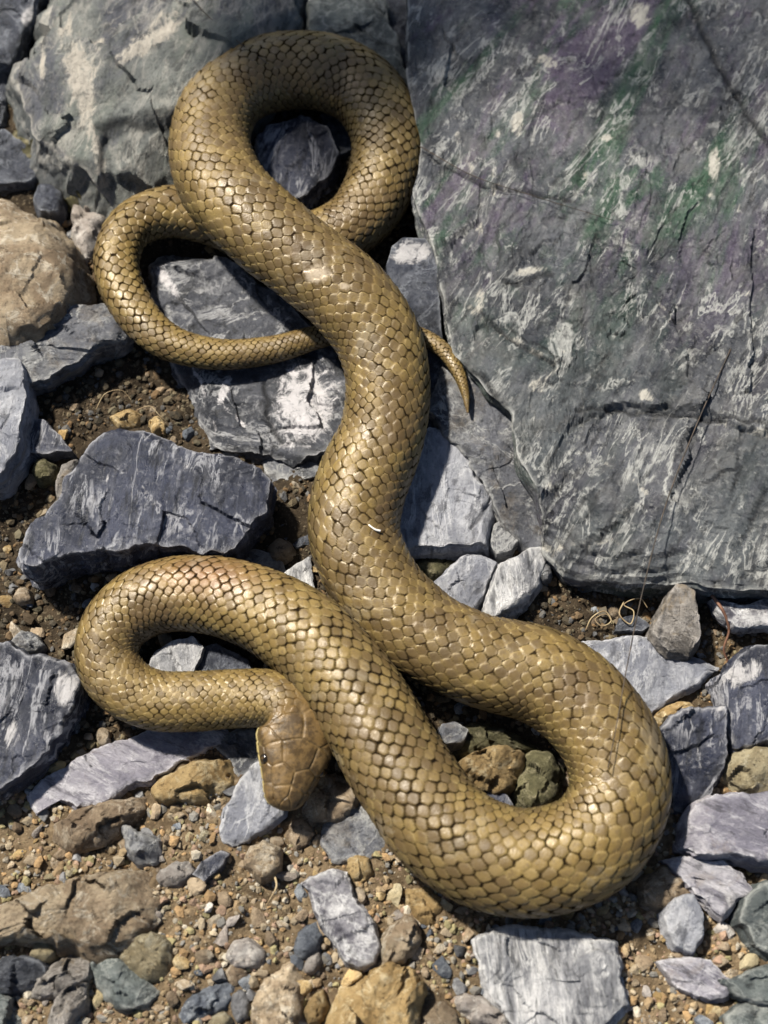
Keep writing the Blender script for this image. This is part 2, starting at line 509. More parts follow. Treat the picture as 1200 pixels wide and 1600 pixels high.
    for pts, w in lines:
        d = poly_dist(fx + wob, fy + wob, pts)
        patch = np.maximum(patch, (0.45 + 0.5 * noise(np.stack([fx / 22, fy / 22, fx * 0], -1), seed + 31)) * np.exp(-(d / (w * 1.3)) ** 2))
    pf[:, 2] += H
    top = pf.reshape(len(ts), N, 3)
    rim_t = np.exp(-dedge / (0.55 * MM)).ravel()
    # sides
    edge = top[-1]
    outd = (edge - C); outd[:, 2] = 0
    outd /= np.linalg.norm(outd, axis=1)[:, None] + 1e-9
    sides = []
    und = 0.0
    for kk in ks:
        zz = edge[:, 2] - kk * T * (1 if style == 'slate' else 1)
        if style == 'slate':
            lay = np.stack([edge[:, 0] * 55, edge[:, 1] * 55, np.full(N, kk * T / MM * 0.75)], -1) + off
            st = fbm(lay, 3, seed + 11, 0.6) * min(sz * 0.03, 1.3 * MM)
            o = st + flare * T * kk + min(0.6 * MM, 0.02 * sz) * math.sin(kk * math.pi)
        else:
            lay = np.stack([edge[:, 0], edge[:, 1], zz], -1) / (sz * 0.3) + off
            o = fbm(lay, 5, seed + 11, 0.6) * sz * 0.06 + sz * 0.10 * math.sin(min(kk * 1.5, 1) * math.pi * 0.5) - sz * 0.10 * max(0, kk - 0.5)
        row = edge + outd * np.asarray(o)[:, None]
        row[:, 2] = zz
        sides.append(row)
    V = np.concatenate([C[None, :] + [[0, 0, top[0, :, 2].mean() - C[2]]], top.reshape(-1, 3), np.concatenate(sides), (C - [0, 0, T])[None, :]])
    nr = len(ts) + ns
    rim = np.concatenate([[0], rim_t, np.repeat(np.exp(-ks * T / (0.7 * MM)), N), [0]])
    zz0 = np.zeros(ns * N + 1)
    patch = np.concatenate([[patch[:N].mean()], patch, np.repeat(patch[-N:][None, :], ns, 0).ravel() * 0.4, [0]])
    crack = np.concatenate([[0], crack, zz0])
    ring = 1 + np.arange(nr * N).reshape(nr, N)
    nxt = np.roll(ring, -1, 1)
    quads = np.stack([ring[:-1], ring[1:], nxt[1:], nxt[:-1]], -1).reshape(-1, 4)
    last = len(V) - 1
    tri = np.concatenate([np.stack([np.zeros(N, int), ring[0], nxt[0]], -1), np.stack([np.full(N, last), nxt[-1], ring[-1]], -1)])
    A = 0.5 * np.sum(W[:, 0] * np.roll(W[:, 1], -1) - np.roll(W[:, 0], -1) * W[:, 1])
    if A < 0:
        quads = quads[:, ::-1]; tri = tri[:, ::-1]
    base = np.array([C[0], C[1], C[2] - T])
    me = mesh_from(name, V - base, [quads, tri], {"rim": rim, "patch": patch, "crack": crack, "tint": np.concatenate([[1], (np.ones(len(fx)) if tintfun is None else tintfun(fx, fy)), np.full(ns * N + 1, 0.4)])}, True, 24 if style == 'slate' else 34)
    return add(name, me, M[mat], label=label, cat=cat, group=group, loc=base)

# --- the big slab on the right: a raised sheet with a lower broken step at its near side
def slab_h(px, py):
    ledge = np.interp(px, [600, 740, 800, 850, 890, 960, 1100, 1200, 1330], [980, 900, 820, 735, 655, 640, 655, 678, 705])
    w = 8 * fbm(np.stack([px / 30, py / 30, px * 0], -1), 3, 77)
    h = -2.6 * sstep(-3, 5, py + 1.6 * w - ledge) * sstep(800, 960, px)
    h += facets(np.stack([(px * 0.8 + py * 0.6) * 1.6 + 2.5 * w, -px * 0.6 + py * 0.8 + 2.5 * w], -1) * 0.2 * MM, 34 * MM, 5, 0.06, 0.10 * MM) / MM
    h += facets(np.stack([(px * 0.8 + py * 0.6) * 2.4 + 2 * w, -px * 0.6 + py * 0.8 + 2 * w], -1) * 0.2 * MM, 12 * MM, 8, 0.06, 0.03 * MM) / MM
    h -= 2.2 * sstep(0, 60, py - 760 + w) * sstep(1000, 900, px)
    l2 = poly_dist(px, py, [(690, 430), (760, 500), (850, 560), (890, 600)])
    h += np.where((py - 500) - (px - 760) * 0.55 + w < 0, 0.8, 0) * sstep(1000, 860, px)
    h -= 1.8 * sstep(60, 0, poly_dist(px, py, [(690, 480), (740, 600), (800, 650)]))
    rx, ry = px * 0.94 - py * 0.33, px * 0.33 + py * 0.94
    h += 0.6 * fbm(np.stack([rx / 60, ry / 130, px * 0], -1), 4, 31, 0.6)
    h -= 0.4 * np.abs(fbm(np.stack([rx / 26, ry / 75, px * 0], -1), 4, 41, 0.62)) * sstep(700, 300, py)
    n2 = fbm(np.stack([px / 120, py / 70, px * 0], -1), 4, 53, 0.6) * 3
    h += 0.4 * (np.floor(n2) + sstep(0.8, 1.0, n2 - np.floor(n2)))
    # broken, layered front
    d = poly_dist(px, py, [(845, 850), (880, 890), (960, 915), (1040, 912), (1075, 905)])
    q = np.clip(1 - (d + 0.8 * w) / 62, 0, 1) * 4
    h -= 2.1 * (np.floor(q) + sstep(0.6, 1.0, q - np.floor(q))) * sstep(1100, 1050, px)
    return h
stone("slate_slab", "huge grey slate slab with pale wisps, green and purple tints", 'slab',
      [(640, -70), (643, 60), (640, 130), (662, 230), (650, 300), (668, 350), (690, 420), (698, 480), (708, 545), (752, 600), (800, 640), (808, 700), (838, 760), (856, 805),
       (852, 845), (885, 880), (925, 892), (985, 902), (1040, 900), (1070, 902), (1110, 912), (1200, 908), (1330, 930), (1330, -70)], 19, 21, res=0.8, cat='slab', centre=(1000, 420), flare=-0.10, jag=0.009, cuts=0, hfun=slab_h, rough=0.35, tintfun=lambda px, py: 0.12 + 0.88 * sstep(640, 260, py),
      lines=[([(845, 292), (880, 276), (920, 280)], 5), ([(715, 210), (735, 260), (748, 330), (745, 400)], 5), ([(790, 180), (785, 250), (775, 300)], 7), ([(700, 430), (725, 470), (750, 500), (800, 530), (860, 565)], 6),
             ([(690, 60), (712, 80), (705, 120), (668, 140)], 8), ([(880, 555), (850, 590), (815, 620)], 8), ([(1090, 655), (1140, 668), (1210, 690)], 5), ([(940, 720), (1010, 770), (1080, 800)], 4),
             ([(1030, 470), (1050, 490)], 4), ([(1150, 460), (1210, 450)], 4), ([(850, 840), (900, 850), (960, 840)], 9), ([(1098, 270), (1100, 300), (1150, 320)], 6), ([(860, 760), (900, 800), (920, 820)], 5)],
      patches=[(825, 425, 40, 8, -12), (748, 472, 10, 24, 10), (1010, 625, 18, 12, 30), (1110, 265, 12, 30, 0), (950, 225, 14, 8, 0), (860, 110, 20, 14, 30), (815, 205, 14, 22, 0), (1000, 30, 22, 30, 0)],
      cracks=[([(792, 445), (830, 434), (862, 428)], 4), ([(1075, 0), (1110, 90), (1160, 190), (1200, 230)], 5), ([(900, 640), (1000, 648), (1200, 668)], 3.5), ([(758, 500), (812, 540), (862, 566)], 3), ([(700, 560), (760, 590), (790, 640)], 4), ([(660, 235), (760, 290), (900, 320)], 2.5)])

S = stone
S("slate_ledge", "dark grey slate ledge sticking out under the huge slab by the tail tip", 'grey',
  [(672, 640), (690, 560), (720, 540), (800, 620), (850, 760), (905, 800), (905, 850), (850, 872), (815, 845), (768, 785), (742, 745), (735, 712), (708, 688)], 8, 14, grad=(-0.05, 0.1), centre=(780, 730))
S("slate_pillar", "upright blue-black slate splinter with a pale broken end beside the coil", 'dark',
  [(604, 410), (612, 372), (630, 360), (664, 362), (682, 392), (688, 480), (694, 600), (690, 668), (655, 672), (640, 560), (612, 470)], 13, 24, grad=(-0.05, 0.25), centre=(652, 500), patches=[(642, 388, 40, 30, 0)], res=0.5, rough=0.25, cuts=0, jag=0.012, flare=-0.05,
  hfun=lambda px, py: -2.0 * sstep(414, 408, py) - 1.5 * sstep(410, 370, py))
S("grey_rock", "big pale grey-green rock with a cream band behind the top coil", 'rockgrey',
  [(14, 110), (22, 78), (60, 30), (80, -50), (440, -60), (455, 20), (440, 66), (400, 110), (370, 200), (330, 300), (240, 318), (185, 300), (150, 262), (95, 225), (45, 195), (26, 150)], 22, 30, style='rock', cuts=5, dome=0.22, res=0.8, centre=(240, 130), rough=0.45,
  lines=[([(100, 20), (110, 100), (130, 190), (150, 260)], 16), ([(150, 60), (135, 140), (165, 180)], 10), ([(170, 100), (210, 70), (270, 30), (320, -20)], 16), ([(60, 60), (65, 120)], 6)],
  patches=[(128, 130, 26, 95, -8), (150, 235, 13, 45, -10), (235, 62, 85, 15, -35), (66, 95, 7, 40, 0)],
  cracks=[([(150, 190), (200, 182), (240, 186), (290, 165)], 5), ([(160, 190), (155, 250)], 4)],
  hfun=lambda px, py: -5.0 * sstep(170, 195, py + 0.2 * (px - 200)) * sstep(140, 170, px))
S("striated_stone", "blue-green striated stone peeking out above the top coil", 'green', [(478, 90), (482, 20), (470, -60), (585, -60), (600, 0), (625, 80), (640, 130), (600, 150), (540, 120)], 8, 16, rough=1.2)
S("dark_stone", "black shadowed stone in the gap between pale rock and huge slab", 'dark', [(596, -60), (640, -60), (646, 60), (640, 120), (620, 80), (604, 30)], 2, 9)
S("dark_stone", "dark stone wedged left of the big grey-green rock", 'dark', [(-60, -60), (70, -60), (50, 20), (30, 60), (12, 90), (-60, 100)], 9, 16, patches=[(45, 25, 14, 20, 30)])
S("dark_stone", "navy black stone below the wedged dark stone, left edge of grey-green rock", 'dark', [(-60, 80), (10, 100), (14, 140), (0, 190), (-60, 220)], 1, 8)
S("mossy_rock", "dark mossy rock between big grey-green rock and tan boulder", 'moss', [(-20, 190), (30, 165), (90, 225), (150, 265), (190, 300), (170, 350), (130, 330), (80, 300), (0, 280)], 2, 10, style='rock', grad=(0.1, 0.2))
S("dark_stone", "dark mossy-edged stone sunk in the hole above the tan boulder", 'dark', [(-60, 215), (5, 200), (30, 215), (62, 245), (50, 282), (10, 284), (-60, 290)], 3, 9)
S("dark_pebble", "glossy dark pebble above the tan boulder", 'dark', [(48, 300), (55, 280), (75, 275), (95, 295), (90, 325), (60, 325)], 7, 12, style='round')
S("pink_stone", "pinkish white stone beside the thin tail loop", 'pink', [(112, 312), (135, 315), (160, 330), (160, 370), (130, 400), (112, 360)], 3, 9, style='rock')
S("tan_boulder", "rounded tan boulder with a lumpy grainy surface", 'tan', [(-70, 280), (8, 282), (25, 300), (60, 318), (92, 350), (114, 395), (112, 430), (90, 462), (40, 500), (-10, 520), (-70, 520)], 20, 27, style='rock', dome=0.34, cuts=5, res=0.7, centre=(10, 400), rough=0.6)
S("slate_wedge", "wedge of grey slate with ribbed top below the tan boulder", 'grey', [(-60, 560), (0, 535), (60, 500), (120, 474), (185, 470), (198, 500), (202, 515), (170, 530), (120, 560), (75, 590), (20, 598), (-60, 610)], 10, 16, grad=(0, 0.08), flare=-0.15)
S("pale_stone", "bluish white slate shard at the left, beside the ribbed wedge", 'pale', [(-60, 575), (0, 560), (28, 556), (38, 590), (36, 640), (30, 690), (0, 738), (-60, 750)], 13, 20, grad=(-0.1, 0.0))
S("slate_flake", "small dark grey slate flake between white shard and broad slate", 'blue', [(25, 665), (45, 650), (70, 656), (92, 680), (112, 702), (70, 708), (28, 706)], 4, 7)
S("slate_stone", "broad blue-grey slate with dark front edge beside the coiled body", 'blue',
  [(28, 868), (40, 830), (70, 800), (100, 770), (120, 705), (150, 678), (185, 664), (235, 670), (280, 690), (330, 702), (392, 722), (418, 745), (414, 790), (385, 825), (350, 862), (320, 868), (280, 852), (220, 850), (150, 858), (80, 876), (40, 880)],
  20, 26, grad=(0.0, 0.04), res=0.6, flare=-0.02, rough=0.5, cuts=3, lines=[([(165, 735), (160, 800), (150, 840)], 4), ([(305, 712), (285, 740), (275, 780)], 4), ([(220, 740), (225, 800)], 3), ([(90, 775), (105, 725)], 9)], centre=(225, 775))
S("quartz_rock", "angular dark slate rock with white quartz patch under the tail", 'quartz',
  [(222, 400), (240, 386), (300, 383), (360, 410), (440, 465), (500, 520), (545, 590), (545, 660), (505, 705), (455, 722), (400, 700), (322, 694), (305, 640), (285, 590), (260, 540), (240, 480)], 4.0, 12, grad=(0.02, 0.03), res=0.65,
  patches=[(478, 632, 62, 85, 15), (350, 610, 10, 30, 20), (262, 440, 10, 40, -35)], lines=[([(305, 575), (330, 640), (338, 690)], 4), ([(330, 620), (400, 680)], 4)], cracks=[([(415, 600), (420, 660), (440, 690)], 4)], centre=(390, 560))
S("grey_stone", "grey stone tucked under the quartz patched rock", 'grey', [(408, 720), (430, 712), (500, 715), (512, 740), (470, 748), (430, 765)], -1, 6)
S("dark_stone", "leaf shaped dark stone in the shade left of the middle body", 'dark', [(430, 828), (445, 805), (482, 776), (486, 850), (462, 855)], 0, 6)
S("brown_pebble", "rounded brown pebble between broad slate and middle body", 'brown', [(416, 850), (432, 835), (452, 842), (462, 856), (446, 870), (424, 868)], 3, 8, style='round')
S("grey_stone", "pale striped grey stone behind the left loop", 'grey', [(360, 862), (400, 858), (440, 872), (452, 905), (420, 905), (375, 885)], 0, 7)
S("white_stone", "white pointed stone squeezed between left loop and middle body", 'palestripe', [(440, 895), (462, 880), (484, 868), (492, 920), (470, 930)], 2, 8)
S("dark_stone", "navy black stone inside the top coil", 'blue', [(396, 222), (415, 195), (470, 178), (512, 196), (528, 240), (510, 276), (468, 306), (436, 300), (408, 272)], 7, 13, grad=(0.0, 0.0), centre=(462, 240))
S("dark_stone", "smaller black stone beside the navy one inside the coil", 'dark', [(500, 176), (545, 178), (552, 230), (530, 242), (518, 210)], -0.5, 6)
S("pale_stone", "pale bluish grey flat stone tucked against the middle body", 'pale',
  [(612, 760), (640, 690), (672, 668), (688, 670), (712, 692), (735, 712), (740, 745), (776, 774), (772, 800), (758, 848), (700, 850), (625, 857), (605, 830)], 8, 15, res=0.6, cracks=[([(738, 828), (755, 790), (770, 778)], 2.5)], rough=0.5)
S("dark_pebble", "dark grey pebble touching the pale flat stone and slab ledge", 'grey', [(765, 850), (772, 818), (795, 808), (815, 835), (800, 858), (778, 866)], 4, 10)
S("mossy_stone", "mossy brown stone in the gap below the pale flat stone", 'moss', [(640, 880), (660, 868), (705, 858), (722, 862), (700, 895), (665, 905)], 1, 7, style='rock')
S("blue_stone", "blue slate chip leaning on the body beside the white one", 'pale', [(672, 922), (690, 898), (722, 868), (752, 862), (776, 876), (765, 905), (742, 952), (720, 958)], 6, 12, grad=(0.0, 0.15))
S("white_stone", "white angular slate chip pointing at the slab's front edge", 'palestripe', [(755, 962), (766, 918), (782, 880), (815, 862), (856, 845), (850, 890), (828, 932), (800, 948), (768, 968)], 8, 14, grad=(-0.05, 0.1))
S("grey_pebble", "little round grey pebble at the tip of the white chip", 'greypeb', [(840, 895), (848, 878), (862, 880), (864, 898), (850, 905)], 7, 9, style='round')
S("triangle_stone", "brown-grey triangular stone propped under the slab's front edge", 'brownslate', [(1020, 988), (1040, 940), (1062, 904), (1082, 908), (1092, 950), (1096, 990), (1078, 1022), (1046, 1016)], 11, 15, grad=(0.12, 0.12))
S("pale_stone", "pinkish white broken slab corner beside the triangular stone", 'speck', [(1112, 935), (1150, 948), (1200, 935), (1330, 945), (1330, 980), (1200, 978), (1150, 978), (1128, 962)], 8, 6)
S("slate_chip", "small black slate chip lying in the soil hollow", 'dark', [(962, 985), (970, 965), (995, 960), (1018, 975), (1005, 985)], 1.0, 3)
S("grey_stone", "flat pale grey slate at the outer side of the right bend", 'pale', [(900, 1000), (940, 1002), (1020, 992), (1060, 1010), (1120, 1040), (1090, 1068), (1055, 1085), (1018, 1112), (980, 1100), (930, 1060)], 4, 9, rough=0.6)
S("slate_stone", "dark blue slate with pale flecked top by the right edge", 'blue', [(1118, 1060), (1150, 1030), (1200, 1002), (1330, 980), (1330, 1150), (1200, 1160), (1150, 1165), (1135, 1110)], 8, 15, patches=[(1160, 1050, 40, 26, -20)], grad=(0, 0.12))
S("slate_stone", "navy slate block with pale upper rim hugging the right bend", 'blue', [(1020, 1150), (1050, 1122), (1090, 1106), (1134, 1104), (1138, 1180), (1112, 1240), (1085, 1262), (1055, 1262), (1040, 1200)], 6, 13, grad=(0.0, 0.28), lines=[([(1062, 1118), (1100, 1106), (1130, 1104)], 6), ([(1095, 1170), (1092, 1250)], 4)])
S("tan_stone", "tan stone between flat pale slate and navy block", 'ochre', [(1026, 1118), (1038, 1096), (1070, 1090), (1088, 1100), (1070, 1122), (1036, 1134)], 4, 9, style='rock')
S("yellow_stone", "yellowish brown stone by the navy block at the right", 'yellow', [(1136, 1190), (1148, 1170), (1200, 1162), (1330, 1170), (1330, 1230), (1210, 1245), (1170, 1228), (1145, 1210)], 7, 13, style='rock', centre=(1215, 1200))
S("grey_stone", "smooth lavender grey slate block right of the snake's thickest bend", 'lilac', [(1066, 1320), (1074, 1280), (1094, 1248), (1140, 1240), (1200, 1238), (1330, 1240), (1330, 1350), (1200, 1345), (1150, 1332), (1100, 1336)], 9, 15, rough=0.4)
S("lilac_stone", "lilac white streaked stone below the lavender block", 'lilac', [(1040, 1342), (1070, 1338), (1130, 1346), (1160, 1362), (1180, 1395), (1150, 1405), (1130, 1440), (1112, 1412), (1085, 1395)], 4, 10, lines=[([(1140, 1380), (1145, 1430)], 10)])
S("blue_stone", "blue-green stone with crack lines at the right edge", 'green', [(1165, 1400), (1190, 1380), (1330, 1360), (1330, 1490), (1210, 1490), (1180, 1470), (1160, 1440)], 6, 12)
S("pale_chip", "pale blue angular chip with white top edge beside brown stone", 'pale', [(1038, 1425), (1060, 1402), (1085, 1396), (1100, 1425), (1098, 1460), (1084, 1488), (1058, 1478), (1044, 1455)], 5, 9, grad=(0, 0.2))
S("brown_stone", "brown stone tucked below the thickest bend on its right", 'brown', [(1006, 1395), (1012, 1366), (1040, 1352), (1070, 1372), (1082, 1395), (1045, 1415), (1015, 1412)], 4, 10, style='rock')
S("slate_stone", "striped pale slate stone lying below the thickest bend", 'palestripe', [(748, 1470), (770, 1452), (800, 1446), (870, 1456), (925, 1460), (962, 1474), (968, 1520), (984, 1568), (950, 1600), (880, 1625), (800, 1605), (772, 1560), (755, 1515)], 6, 13, res=0.6)
S("white_chip", "long white chip leaning against the striped pale stone", 'pink', [(704, 1552), (725, 1548), (762, 1562), (795, 1590), (790, 1612), (750, 1596), (720, 1578)], 3, 7, style='rock', cuts=3)
S("purple_stone", "flat purple-grey slate in the gravel at the lower right", 'lilac', [(1028, 1502), (1060, 1496), (1110, 1500), (1150, 1535), (1140, 1556), (1110, 1562), (1060, 1545)], 2, 6)
S("grey_stone", "grey-blue flat stone overlapping the purple slate", 'green', [(1126, 1530), (1160, 1525), (1200, 1508), (1330, 1500), (1330, 1575), (1200, 1570), (1155, 1555)], 5, 8)
S("green_stone", "pale greenish stone in the bottom right corner", 'green', [(1140, 1590), (1165, 1568), (1210, 1576), (1330, 1580), (1330, 1690), (1150, 1690)], 3, 8)
S("slate_stone", "dark bluish slate block with pale corner beside the left loop", 'blue', [(-60, 1000), (10, 1004), (40, 1022), (105, 1040), (122, 1072), (116, 1095), (92, 1128), (76, 1170), (52, 1200), (0, 1236), (-60, 1250)], 10, 17, patches=[(105, 1075, 26, 34, 0), (20, 1150, 20, 30, 0)], centre=(30, 1110))
S("pale_stone", "long pale lilac slate under the neck", 'lilac', [(46, 1240), (70, 1215), (130, 1180), (200, 1150), (260, 1130), (350, 1130), (380, 1150), (330, 1165), (290, 1190), (230, 1218), (150, 1258), (120, 1262), (90, 1250), (60, 1266)], 0.5, 6, res=0.6, rough=0.6, centre=(200, 1190))
S("grey_stone", "grey-blue stone between neck and head's left side", 'grey', [(330, 1160), (370, 1138), (420, 1130), (430, 1180), (400, 1200), (372, 1215), (355, 1185)], 0, 6)
S("ochre_stone", "brick shaped ochre stone left of the head", 'ochre', [(238, 1222), (250, 1208), (290, 1192), (345, 1180), (364, 1200), (362, 1222), (340, 1240), (280, 1246), (246, 1244)], 5, 10, style='rock', dome=0.2)
S("slate_stone", "pale silvery slate under the snout", 'pale', [(345, 1290), (352, 1262), (372, 1222), (395, 1192), (430, 1185), (450, 1230), (442, 1272), (400, 1300), (362, 1322), (346, 1312)], 3, 10, rough=0.9)
S("brown_stone", "elongated brown-grey stone with shadowed underside below the lilac slate", 'brown', [(72, 1305), (85, 1285), (130, 1262), (180, 1246), (215, 1238), (226, 1258), (190, 1280), (150, 1308), (105, 1326)], 5, 10, style='rock', dome=0.25, centre=(150, 1283))
S("pale_pebble", "pale grey pebble with a horn-like corner above the tan stone", 'grey', [(183, 1284), (198, 1288), (212, 1302), (246, 1310), (252, 1328), (240, 1346), (210, 1344), (198, 1315)], 4, 8, style='rock', dome=0.15)
S("slate_splinter", "dark slate splinter with light edge pointing at the snout stone", 'blue', [(300, 1366), (315, 1345), (345, 1328), (358, 1334), (345, 1355), (318, 1376)], 4, 7)
S("white_stone", "creamy white stone beside the dark splinter", 'pink', [(240, 1368), (262, 1350), (295, 1342), (302, 1362), (285, 1378), (252, 1386)], 4, 8, style='rock', dome=0.2)
S("tan_pebble", "round six-sided tan pebble below the snout", 'tan', [(383, 1345), (390, 1324), (412, 1313), (434, 1326), (438, 1348), (424, 1366), (404, 1372)], 5, 9, style='rock', dome=0.2, cuts=2)
S("brown_stone", "brown angular stone touching the head's right side", 'brown', [(472, 1262), (480, 1232), (500, 1208), (535, 1204), (556, 1230), (552, 1262), (520, 1280), (485, 1284)], 5, 12, style='rock', dome=0.22)
S("brown_pebble", "small brown pebble in the shadow under the snout", 'brown', [(448, 1300), (455, 1280), (475, 1274), (490, 1300), (480, 1318), (462, 1324)], 2, 7, style='rock')
S("slate_stone", "grey slate chip between head and bottom body", 'grey', [(504, 1318), (508, 1285), (530, 1262), (565, 1258), (595, 1295), (605, 1325), (570, 1345), (520, 1345)], 1, 8)
S("ochre_stone", "small rusty ochre stone below the grey chip", 'ochre', [(543, 1345), (552, 1332), (575, 1338), (582, 1362), (565, 1378), (548, 1370)], 3, 8, style='rock')
S("speckled_stone", "long white speckled stone in the gravel below the body", 'speck', [(470, 1380), (485, 1366), (520, 1358), (540, 1362), (552, 1400), (580, 1440), (592, 1478), (584, 1502), (560, 1512), (540, 1500), (520, 1465), (495, 1425), (486, 1392)], 6, 11, centre=(530, 1435), rough=0.8)
S("blue_pebble", "smooth blue-grey oval pebble beside the white speckled stone", 'bluepeb', [(456, 1488), (462, 1462), (480, 1444), (498, 1434), (504, 1460), (495, 1490), (470, 1500)], 4, 8, style='round')
S("cream_pebble", "cream oval pebble below the blue-grey pebble", 'pink', [(474, 1512), (482, 1496), (498, 1486), (504, 1500), (492, 1518), (478, 1520)], 4, 7, style='round')
S("tan_stone", "tan wedge stone right of the white speckled stone", 'tan', [(592, 1480), (600, 1462), (634, 1428), (650, 1440), (652, 1470), (632, 1498), (604, 1506)], 6, 11, style='rock', dome=0.22)
S("ochre_stone", "yellow ochre stone poking out from under the bottom body", 'ochre', [(635, 1385), (660, 1378), (690, 1405), (700, 1430), (680, 1445), (650, 1430)], 1.5, 8, style='rock', dome=0.15)
S("tan_boulder", "large ochre-tan stone cut off by the bottom edge", 'ochre', [(512, 1570), (528, 1548), (590, 1522), (640, 1504), (652, 1530), (650, 1590), (640, 1690), (530, 1690)], 9, 15, style='rock', dome=0.2)
S("tan_stone", "blocky tan stone left of the large ochre-tan one", 'tan', [(392, 1590), (402, 1545), (420, 1508), (455, 1496), (468, 1520), (470, 1580), (455, 1612), (410, 1620)], 6, 12, style='rock', dome=0.2)
S("brown_stone", "small orange-brown stone between two bottom tan stones", 'ochre', [(476, 1580), (490, 1555), (505, 1545), (512, 1570), (505, 1592), (484, 1598)], 4, 9, style='rock')
S("cream_stone", "cream and brown stone right of the large ochre-tan one", 'tan', [(646, 1575), (665, 1560), (695, 1556), (716, 1580), (720, 1640), (655, 1650)], 5, 11, style='rock', dome=0.2)
S("pink_pebble", "pinkish white pebble with blue end near the bottom", 'pink', [(352, 1496), (366, 1472), (386, 1466), (414, 1488), (404, 1506), (382, 1512)], 5, 8, style='rock', dome=0.2)
S("brown_pebble", "dull brownish pebble under the pinkish white one", 'brown', [(346, 1520), (360, 1502), (385, 1510), (392, 1530), (370, 1542), (352, 1536)], 3, 7, style='round')
S("blue_stone", "blue-grey stone near the bottom left of the tan block", 'bluepeb', [(275, 1585), (290, 1562), (330, 1538), (356, 1530), (366, 1552), (352, 1575), (320, 1590), (285, 1600)], 4, 9, style='rock', dome=0.2)
S("grey_pebble", "round grey-green pebble beside the tan block", 'greypeb', [(358, 1572), (362, 1552), (376, 1544), (390, 1560), (386, 1590), (368, 1598)], 3, 7, style='round')
S("yellow_pebble", "lemon yellow pebble at the bottom edge", 'yellow', [(322, 1596), (330, 1582), (352, 1580), (362, 1592), (355, 1615), (328, 1618)], 4, 7, style='round')
S("tan_boulder", "long lumpy tan stone in the lower left gravel", 'tan', [(-60, 1430), (0, 1412), (60, 1390), (110, 1376), (170, 1360), (228, 1352), (246, 1385), (244, 1420), (236, 1448), (190, 1466), (140, 1478), (90, 1474), (40, 1464), (-60, 1462)], 10, 16, style='rock', dome=0.2, res=0.65, centre=(110, 1420))
S("yellow_stone", "pale yellow stone below the long lumpy tan one", 'yellow', [(180, 1492), (196, 1462), (212, 1452), (255, 1468), (272, 1500), (268, 1528), (235, 1532), (205, 1512)], 6, 11, style='rock', dome=0.22)
S("yellow_pebble", "mustard pebble below the left end of the long tan stone", 'yellow', [(44, 1490), (52, 1472), (70, 1464), (86, 1478), (84, 1494), (66, 1504)], 4, 8, style='round')
S("green_stone", "mottled grey-green stone below the pale yellow one", 'green', [(138, 1520), (132, 1496), (150, 1486), (180, 1490), (215, 1512), (245, 1548), (232, 1566), (195, 1576), (162, 1556)], 5, 11, style='rock', dome=0.18)
S("dark_stone", "dark teal stone at the left edge near the bottom", 'dark', [(-60, 1505), (0, 1498), (50, 1496), (72, 1508), (62, 1530), (30, 1548), (-60, 1560)], 5, 11, style='rock', dome=0.2)
S("brown_stone", "brown and violet stone between dark teal and grey-green stones", 'brownslate', [(45, 1552), (62, 1530), (90, 1492), (118, 1484), (138, 1498), (136, 1528), (108, 1540), (75, 1556)], 4, 9, style='rock', dome=0.18)
S("grey_stone", "wedge shaped grey stone at the bottom under the violet one", 'brownslate', [(72, 1600), (84, 1560), (110, 1540), (134, 1534), (130, 1570), (108, 1600), (85, 1618)], 5, 10, style='rock', dome=0.18)
S("green_stone", "dull green stone in the bottom left corner", 'green', [(-60, 1560), (0, 1545), (20, 1560), (32, 1600), (20, 1690), (-60, 1690)], 6, 12, style='rock')
S("brown_stone", "brown grainy stone inside the right bend", 'ochre', [(712, 1205), (730, 1180), (770, 1164), (815, 1168), (822, 1196), (800, 1222), (780, 1234), (735, 1228)], 11, 17, style='rock', dome=0.22)
S("mossy_stone", "mossy grey stone deep in the crook of the right bend", 'moss', [(806, 1240), (815, 1200), (835, 1172), (862, 1168), (880, 1200), (872, 1240), (845, 1262)], 8, 14, style='rock')
S("mossy_stone", "dark lichen covered rock under the body above the brown grainy stone", 'moss', [(690, 1150), (740, 1130), (810, 1140), (850, 1165), (800, 1172), (740, 1172), (705, 1185)], 4, 10, style='rock')
S("blue_stone", "small pale blue stone in the dark gap between two bodies", 'grey', [(684, 1145), (690, 1130), (712, 1128), (732, 1140), (725, 1158), (696, 1162)], 7, 12)
S("blue_stone", "navy shard under the brown grainy stone", 'blue', [(732, 1238), (755, 1232), (790, 1240), (806, 1262), (790, 1275), (745, 1265)], 5.0, 10)
S("white_stone", "white stone with dark stripe inside the left loop", 'palestripe', [(228, 1046), (240, 1018), (268, 1000), (300, 994), (318, 1010), (302, 1050), (285, 1062), (245, 1060)], 8, 14)
S("dark_stone", "black stone beside the white one inside the left loop", 'dark', [(300, 1052), (318, 1008), (340, 1006), (385, 1030), (395, 1050), (350, 1066), (310, 1070)], 5, 11)
S("brown_stone", "small squarish brown stone left of the broad slate", 'moss', [(48, 728), (55, 712), (88, 722), (80, 742), (56, 744)], 4, 8, style='rock')
S("pale_stone", "dirty cream stone lodged at the broad slate's left corner", 'brownslate', [(84, 752), (100, 715), (118, 705), (112, 745), (100, 772), (86, 772)], 7, 12, style='rock')
S("ochre_stone", "lumpy orange clod above the broad slate", 'ochre', [(168, 650), (178, 640), (200, 634), (218, 644), (214, 660), (190, 666)], 0, 5, style='rock')
S("brown_stone", "bumpy brown clod beside the orange one above broad slate", 'ochre', [(230, 655), (245, 645), (258, 660), (256, 674), (240, 676)], 0, 5, style='rock')
